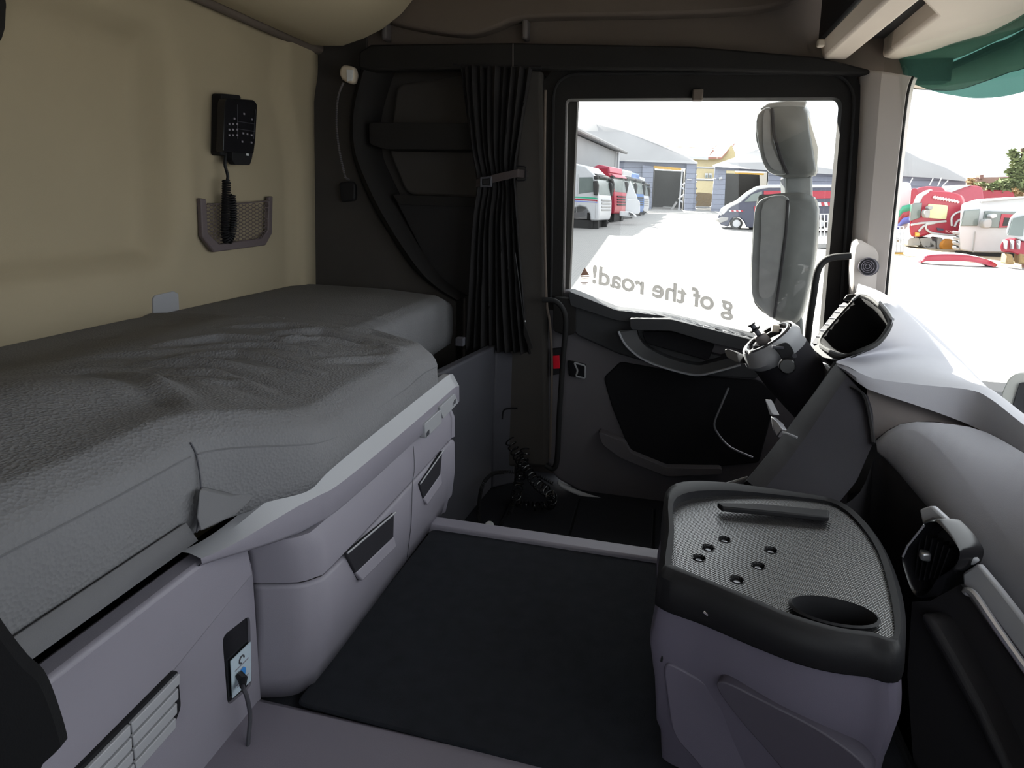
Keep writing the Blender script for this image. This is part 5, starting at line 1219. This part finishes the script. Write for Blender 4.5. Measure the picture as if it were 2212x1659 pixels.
for k in range(3): MB().prism(LY([(1358 + 3 * k, 459 + k), (1360 + 3 * k, 459 + k), (1364 + 3 * k, 467), (1362 + 3 * k, 467)], 36.9), (0, .1, 0)).build('slot', mx['blk'], o3)
o4 = thing('wheel_arch_liner', 'black wheel arch part lying in front of the white cab', 'car part', G(1302, 486))
MB().prism(smooth_path(LY([(1290, 487), (1294, 478), (1304, 474), (1313, 478), (1312, 484), (1302, 484), (1298, 489)], 37), 3, True), (0, .4, 0)).build('liner', mx['blk'], o4, bevel=.03)
MB().ball(aY(1300, 484, 36.9), .09, 6).build('hub', mx['wht'], o4)
for px, py in ((1386, 462),): 
    o5 = thing('scrap_pile', 'small dark scrap heap at the end of the parked row', 'scrap', G(px, py)); MB().prism(LY([(1380, 463), (1384, 456), (1390, 454), (1394, 460), (1392, 464)], 48), (0, .4, 0)).build('scrap', mx['blk'], o5, bevel=.05)
# --- van
VD = 37.0
vn_ = thing('van', 'dark van with white bonnet and red white chevrons parked behind the mirror', 'van', aY(1640, 492, VD))
def vp(pts, y=VD): return LY(pts, y)
side = [(1550, 472), (1556, 455), (1572, 443), (1588, 436), (1610, 418), (1630, 406), (1660, 402), (1800, 402), (1815, 410), (1818, 492), (1612, 492), (1608, 480), (1598, 470), (1584, 470), (1576, 480), (1574, 490), (1556, 486)]
MB().prism(round_poly(vp(side), .08, 2), (.3, 2.0, 0)).build('body', mx['nv'], vn_, bevel=.05)
top_ = [(1552, 462), (1558, 450), (1574, 440), (1590, 433), (1612, 415), (1632, 403), (1660, 399), (1800, 399), (1800, 405), (1660, 406), (1636, 410), (1618, 421), (1600, 437), (1580, 447), (1566, 458), (1556, 467)]
MB().prism(vp(top_, VD - .05), (.3, 2.1, .02)).build('white_roof_line', mx['wht'], vn_, bevel=.04)
MB().prism(vp([(1608, 436), (1624, 420), (1646, 413), (1646, 434)], VD - .06), (0, .08, 0)).build('side_window', mx['gl'], vn_)
MB().prism(vp([(1650, 412), (1800, 412), (1800, 428), (1650, 432)], VD - .05), (0, .08, 0)).build('red_band', mx['rd'], vn_)
MB().prism(vp([(1628, 446), (1660, 444), (1660, 470), (1632, 470)], VD - .05), (0, .08, 0)).build('red_door_panel', mx['rd'], vn_)
for k in range(6):
    a_ = 1574 + k * 5; MB().prism(vp([(a_, 454), (a_ + 5, 453.6), (a_ + 7, 457), (a_ + 2, 457.4)], VD - .06), (0, .08, 0)).build('chevron', mx['rd'] if k % 2 else mx['wht'], vn_)
for px in (1591, 1772):
    c = aY(px, 483, VD - .1); wh = MB().disc(c, (0, 1, 0), .32, .28, 22).build('wheel', mx['blk'], vn_, bevel=.03)
    MB().disc(c + V((0, -.02, 0)), (0, 1, 0), .20, .05, 16).build('hub_cap', mx['wht'], wh)
MB().prism(vp([(1549, 474), (1558, 468), (1574, 470), (1572, 476), (1556, 482)], VD - .06), (0, 1.8, 0)).build('bumper', mx['gry'], vn_, bevel=.03)
MB().prism(vp([(1556, 458), (1566, 452), (1572, 454), (1562, 464)], VD - .07), (0, .2, 0)).build('headlamp', mx['wht'], vn_, bevel=.02)
for k in range(7):
    a_ = 1766 + k * 7; MB().prism(vp([(a_, 437), (a_ + 7, 437), (a_ + 9, 445), (a_ + 2, 445)], VD - .06), (0, .08, 0)).build('chevron', mx['rd'] if k % 2 else mx['wht'], vn_)
# --- wire cages
def cage(label, px, py, w_px, h_px, D, colour):
    r_ = thing('wire_cage', label, 'cage', aY(px, py, D), 0, 'white wire cage containers')
    x0, x1, y0, y1 = px - w_px / 2, px + w_px / 2, py - h_px, py - h_px * .18
    for dy in (0, 1.0):
        for k in range(6): 
            x = x0 + (x1 - x0) * k / 5; MB().tube(LY([(x, y0), (x, y1)], D + dy), .022, 5).build('upright', mx['wht'], r_)
        for k in range(5):
            y = y0 + (y1 - y0) * k / 4; MB().tube(LY([(x0, y), (x1, y)], D + dy), .022, 5).build('crossbar', mx['wht'], r_)
    MB().prism(LY([(x0, y1), (x1, y1), (x1, py - 4), (x0, py - 4)], D), (0, 1.1, 0)).build('pallet', colour, r_, bevel=.03)
    for k in (0, .45, .9): MB().prism(LY([(x0 + (x1 - x0) * k, py - 5), (x0 + (x1 - x0) * (k + .1), py - 5), (x0 + (x1 - x0) * (k + .1), py), (x0 + (x1 - x0) * k, py)], D), (0, 1.1, 0)).build('foot', mx['blk'], r_)
cage('white wire cage on a yellow pallet beside the striped white truck', 1932, 556, 40, 66, 27, mx['yel'])
cage('white wire cage standing behind the mirror next to the pillar', 1785, 541, 40, 78, 28, mx['gry'])
# --- right-hand row
GR = 'dismantled trucks at the right of the yard'
MB_ = thing('striped_cab_back', 'white cab rear with green, red and blue swoosh stripes', 'truck cab', aY(1945, 530, 33.5), 0, GR)
MB().prism(round_poly(LY([(1900, 396), (1962, 393), (1968, 398), (1960, 495), (1895, 495)], 33.5), .2, 3), (.75, 2.2, 0)).build('body', mx['wht'], MB_, bevel=.08)
for (z0, z1), mt in zip(((0, 14), (14, 26), (26, 40)), (mx['grn'], mx['rd'], mx['blu'])):
    up_l = [(1966, 441 + z0), (1950, 445 + z0), (1942, 456 + z0), (1934, 470 + z0 * .7), (1900, 478 + z0 * .5)]
    lo_l = [(1966, 441 + z1), (1950, 445 + z1), (1942, 455 + z1), (1934, 468 + z1 * .7), (1900, 477 + z1 * .5)]
    MB().grid([LY(up_l, 33.45), LY(lo_l, 33.45)]).build('swoosh', mt, MB_, thick=.02)
for k, (px0, px1, py) in enumerate(((1966, 1984, 408), (1975, 2040, 404), (2050, 2122, 402), (2105, 2190, 412))):
    o = thing('red_roof', ['dark red cab back rising beside the striped cab', 'flat red cab roof behind the lettered red truck', 'pale topped red roof spoiler behind the lettered truck', 'long red roof behind the white truck cab'][k], 'truck cab', aY(px0, 500, 40 + k), 0, GR)
    hgt_ = (118, 20, 35, 30)[k]
    MB().prism(round_poly(LY([(px0, py + 4), (px0 + (px1 - px0) * .35, py - 2), (px1, py), (px1 + 4, py + hgt_), (px0 - 2, py + hgt_)], 40 + k), .25, 3), (.75, 2, 0)).build('shell', mx['rd'] if k in (0, 3) else mx['rdp'], o, bevel=.08)
    if k == 2: MB().prism(LY([(2040, 412), (2062, 402), (2100, 400), (2085, 404), (2058, 414), (2046, 424)], 41.9), (0, 1.5, .05)).build('pale_top', mx['wht'], o)
# lettered red truck
RT = 30.0
rt = thing('red_truck', 'red truck with white swirls and pale lettering facing left', 'truck', aY(2020, 540, RT), 0, GR)
body_ = [(1967, 512), (1963, 490), (1968, 468), (1972, 440), (1985, 420), (2008, 412), (2050, 414), (2075, 420), (2082, 440), (2082, 505), (2060, 510), (2010, 505), (1990, 512)]
MB().prism(round_poly(LY(body_, RT), .12, 3), (1.0, 2.3, 0)).build('body', mx['rd'], rt, bevel=.08)
MB().prism(LY([(1972, 440), (1980, 422), (1998, 412), (2012, 408), (2006, 416), (1994, 424), (1986, 440)], RT - .05), (.85, 2.2, .05)).build('roof_front', mx['wht'], rt, bevel=.05)
MB().prism(LY([(1966, 478), (1970, 440), (1992, 438), (1988, 470)], RT - .06), (.6, 2.0, 0)).build('windscreen', mx['gl'], rt, bevel=.02)
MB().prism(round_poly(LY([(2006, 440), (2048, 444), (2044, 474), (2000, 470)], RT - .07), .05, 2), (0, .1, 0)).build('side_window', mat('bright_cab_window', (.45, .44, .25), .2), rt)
MB().prism(round_poly(LY([(1997, 454), (2010, 452), (2008, 472), (1998, 470)], RT - .5), .1, 3), (0, .35, 0)).build('mirror', mx['gry'], rt, bevel=.05)
MB().prism(round_poly(LY([(2004, 446), (2016, 444), (2015, 453), (2005, 453)], RT - .45), .08, 3), (0, .3, 0)).build('upper_mirror', mx['gry'], rt, bevel=.05)
for pts in ([(1968, 486), (1990, 482), (2020, 480), (2044, 478)], [(1984, 500), (1996, 488), (2012, 483), (2030, 479)], [(2000, 494), (2002, 484), (2018, 482)], [(2000, 494), (2012, 503), (2040, 507), (2062, 508)], [(2056, 488), (2056, 470), (2066, 460), (2078, 456)], [(2062, 490), (2068, 478), (2076, 474)]):
    MB().tube(smooth_path(LY(pts, RT - .04), 4), .045, 5).build('swirl', mx['wht'], rt)
gp_ = mat('gold_lettering', (.75, .45, .15), .5); pkm = mat('pink_lettering', (.75, .45, .45), .5)
c0_ = aY(2042, 502, RT - .08); text_obj('SCR', 'lettering', pkm, rt, c0_, aY(2056, 503.5, RT - .08) - c0_, V((0, 0, 1)), .4, .01, 0, width=(aY(2053, 503, RT) - c0_).length)
for k in range(9):
    x = 2016 + k * 6; MB().tube(smooth_path(LY([(x, 428 + k * 1.0), (x + 3, 424 + k * 1.2), (x + 5, 430 + k), (x + 7, 427 + k)], RT - .05), 3), .04, 5).build('script_mark', pkm, rt)
MB().prism(LY([(2024, 492), (2038, 494), (2038, 498), (2026, 498)], RT - .06), (0, .08, 0)).build('dark_badge', mx['nv'], rt)
for pts in ([(1962, 515), (1985, 512), (1990, 530), (1960, 532)], [(1985, 515), (2012, 512), (2020, 535), (1995, 535)], [(1998, 522), (2022, 520), (2022, 542), (1998, 542)], [(2026, 512), (2038, 514), (2034, 540), (2024, 538)]):
    MB().prism(round_poly(LY(pts, RT + .1), .1, 3), (0, .8, 0)).build('chassis_tank', mx['gry'], rt, bevel=.06)
MB().prism(LY([(1955, 534), (2075, 540), (2075, 552), (1950, 545)], RT + .3), (0, 1.2, 0)).build('chassis_rail', mx['blk'], rt)
MB().disc(aY(2042, 530, RT + .2), (.3, -1, 0), .28, .2, 18).build('brake_disc', mx['org'], rt)
MB().prism(LY([(1978, 502), (1986, 503), (1986, 511), (1978, 511)], RT - .1), (0, .15, 0)).build('lamp', mx['yel'], rt)
# white cab on the right
WT = 27.5
wt = thing('white_truck', 'white truck cab with open red trimmed door at the right', 'truck', aY(2130, 545, WT), 0, GR)
body_ = [(2072, 540), (2070, 500), (2074, 480), (2075, 450), (2078, 440), (2110, 430), (2212, 424), (2290, 424), (2290, 545), (2140, 546), (2100, 545)]
MB().prism(round_poly(LY(body_, WT), .12, 3), (1.05, 2.3, 0)).build('body', mx['wht'], wt, bevel=.08)
MB().prism(LY([(2076, 488), (2084, 455), (2118, 452), (2112, 488)], WT - .06), (0, .12, 0)).build('windscreen', mx['gl'], wt, bevel=.02)
MB().prism(LY([(2122, 492), (2128, 456), (2200, 458), (2192, 492)], WT - .07), (0, .12, 0)).build('side_window', mx['gl'], wt, bevel=.02)
MB().prism(LY([(2158, 492), (2164, 462), (2196, 464), (2190, 490)], WT - .10), (0, .10, 0)).build('red_door_trim', mx['rd'], wt)
MB().prism(LY([(2166, 488), (2170, 470), (2186, 471), (2182, 488)], WT - .12), (0, .10, 0)).build('door_opening', mx['blk'], wt)
MB().prism(round_poly(LY([(2124, 478), (2134, 472), (2144, 474), (2142, 492), (2126, 494)], WT - .5), .1, 3), (0, .35, 0)).build('mirror', mx['gry'], wt, bevel=.06)
MB().prism(round_poly(LY([(2138, 464), (2152, 461), (2156, 468), (2142, 473)], WT - .45), .08, 3), (0, .3, 0)).build('upper_mirror', mx['wht'], wt, bevel=.05)
for k in range(4): MB().prism(LY([(2058, 500 + k * 11), (2072, 502 + k * 11), (2072, 508 + k * 11), (2058, 506 + k * 11)], WT - .05), (.75, 2.0, 0)).build('grille_bar', mx['gry'], wt, bevel=.03)
MB().tube(LY([(2107, 500), (2102, 545)], WT - .06), .02, 5).build('door_joint', mx['gry'], wt)
MB().tube(LY([(2120, 436), (2212, 428), (2260, 426)], WT - .1), .05, 5).build('roof_rail', mx['gry'], wt)
MB().prism(LY([(2090, 545), (2200, 546), (2200, 560), (2080, 556)], WT + .3), (0, 1, 0)).build('chassis_rail', mx['blk'], wt)
# cut cab at the far right
ct = thing('cut_cab', 'white cab shell with torn red front at the right edge', 'truck cab', aY(2190, 570, 24), 0, GR)
MB().prism(round_poly(LY([(2172, 505), (2182, 470), (2200, 455), (2290, 450), (2290, 520), (2212, 522)], 24), .1, 3), (1.05, 2.2, 0)).build('shell', mx['wht'], ct, bevel=.06)
MB().prism(LY([(2178, 508), (2188, 472), (2215, 466), (2210, 510)], 23.95), (0, .1, 0)).build('windscreen', mx['gl'], ct)
MB().prism(round_poly(LY([(2160, 530), (2168, 516), (2230, 522), (2290, 526), (2290, 555), (2200, 552), (2185, 545), (2162, 545)], 24.1), .1, 3), (.9, 1.8, 0)).build('red_front', mx['rd'], ct, bevel=.06)
for k, px in enumerate((2172, 2186, 2200)): MB().prism(LY([(px, 518), (px + 6, 520), (px + 4, 540), (px + 1, 538)], 23.95), (0, .2, 0)).build('bent_bracket', mx['wht'], ct, bevel=.03)
for px in (2176, 2204): MB().prism(LY([(px, 548), (px + 12, 550), (px + 16, 572), (px - 3, 570)], 24), (0, .4, 0)).build('support_block', mx['hedge'], ct, bevel=.04)
# red bumper bar on the ground
bu = thing('bumper_bar', 'long red bumper bar lying on the ground before the trucks', 'bumper', aY(2060, 572, 24.2))
A = smooth_path(LY([(1985, 560), (1998, 550), (2030, 546), (2080, 548), (2120, 556), (2145, 566), (2150, 574)], 24.3), 4); B = smooth_path(LY([(1990, 566), (2005, 562), (2040, 562), (2080, 562), (2115, 566), (2135, 572), (2148, 576)], 24.1), 4)
MB().grid([[p + V((0, .3, 0)) for p in A], A, [a.lerp(b, .25) + V((0, -.08, 0)) for a, b in zip(A, B)]]).build('top_skin', mx['wht'], bu, thick=.05)
MB().grid([[a.lerp(b, .25) + V((0, -.08, 0)) for a, b in zip(A, B)], B, [p + V((0, .3, 0)) for p in B]]).build('face', mx['rd'], bu, thick=.05)
# earth strip under the row
es = L3([(1900, 548, 28.5), (2000, 552, 27.5), (2212, 580, 24)]); e0_ = [V((p.x, p.y, gz(p.y) + .02)) for p in es]
gx = [V((7.5, 27.5, 0)), V((12, 24.0, 0)), V((30, 19.5, 0)), V((40, 34, 0)), V((10, 34, 0))]
gx = [V((p.x, p.y, gz(p.y) + .012)) for p in gx]
struct(MB().prism(gx, (0, 0, -.05)).build('earth_strip', mx['dirt']), 'dry earth under the dismantled trucks')
# trees
def leafy(name, label, cat, px, py, D, pts, mt, trunk=None, n=900, size=.22, grp=None):
    r_ = thing(name, label, cat, aY(px, py, D), 0, grp)
    m = MB()
    for cx_, cy_, rx, ry in pts:
        k = int(n * rx * ry / sum(p[2] * p[3] for p in pts))
        for _ in range(k):
            a = random.random() * 6.283; rr = math.sqrt(random.random())
            p = aY(cx_ + math.cos(a) * rr * rx, cy_ + math.sin(a) * rr * ry, D + random.uniform(-1, 1) * rx * D / F * .8)
            d1_ = V((random.uniform(-1, 1), random.uniform(-1, 1), random.uniform(-.5, .5))).normalized() * size; d2_ = V((random.uniform(-1, 1), random.uniform(-1, 1), random.uniform(-1, 1))).normalized() * size * .35
            m.add([p - d1_, p + d2_, p + d1_, p - d2_], [(0, 1, 2, 3)])
    o = m.build('foliage', mt, r_); o['kind'] = 'stuff'
    if trunk: MB().tube(LY(trunk, D), [.22 * (1 - .6 * i / len(trunk)) for i in range(len(trunk))], 7).build('trunk', mx['bark'], r_)
    return r_
leafy('conifer', 'dark conifer rising behind the trucks at the right edge', 'tree', 2215, 440, 43.5,
      [(2190, 335, 12, 12), (2208, 355, 24, 14), (2190, 372, 16, 10), (2215, 378, 22, 12), (2180, 395, 26, 10), (2225, 400, 30, 12), (2150, 402, 22, 7), (2160, 408, 24, 8), (2230, 330, 18, 25), (2118, 398, 8, 4)], mx['leaf'], [(2225, 470), (2218, 400), (2210, 320)], 1800, .24)
leafy('hedge', 'brown dry hedge below the conifer', 'hedge', 2180, 430, 48, [(2160, 418, 40, 12), (2215, 415, 40, 16), (2110, 405, 10, 10), (2098, 395, 8, 10)], mx['hedge'], None, 1500, .2)
for k, (a, b) in enumerate((((2008, 400), (2016, 385)), ((2026, 402), (2034, 384)), ((2036, 402), (2048, 390)), ((1966, 396), (1972, 384)))):
    o = MB().tube(LY([a, b], 38), .025, 5).build('aerial', mx['wht']); tag(o, ['short whip aerial left of the pair over the red roofs', 'tall whip aerial in the middle above the red roofs', 'slanted whip aerial nearest the pale topped spoiler', 'leftmost whip aerial above the striped white cab'][k], 'aerial', 'whip aerials')
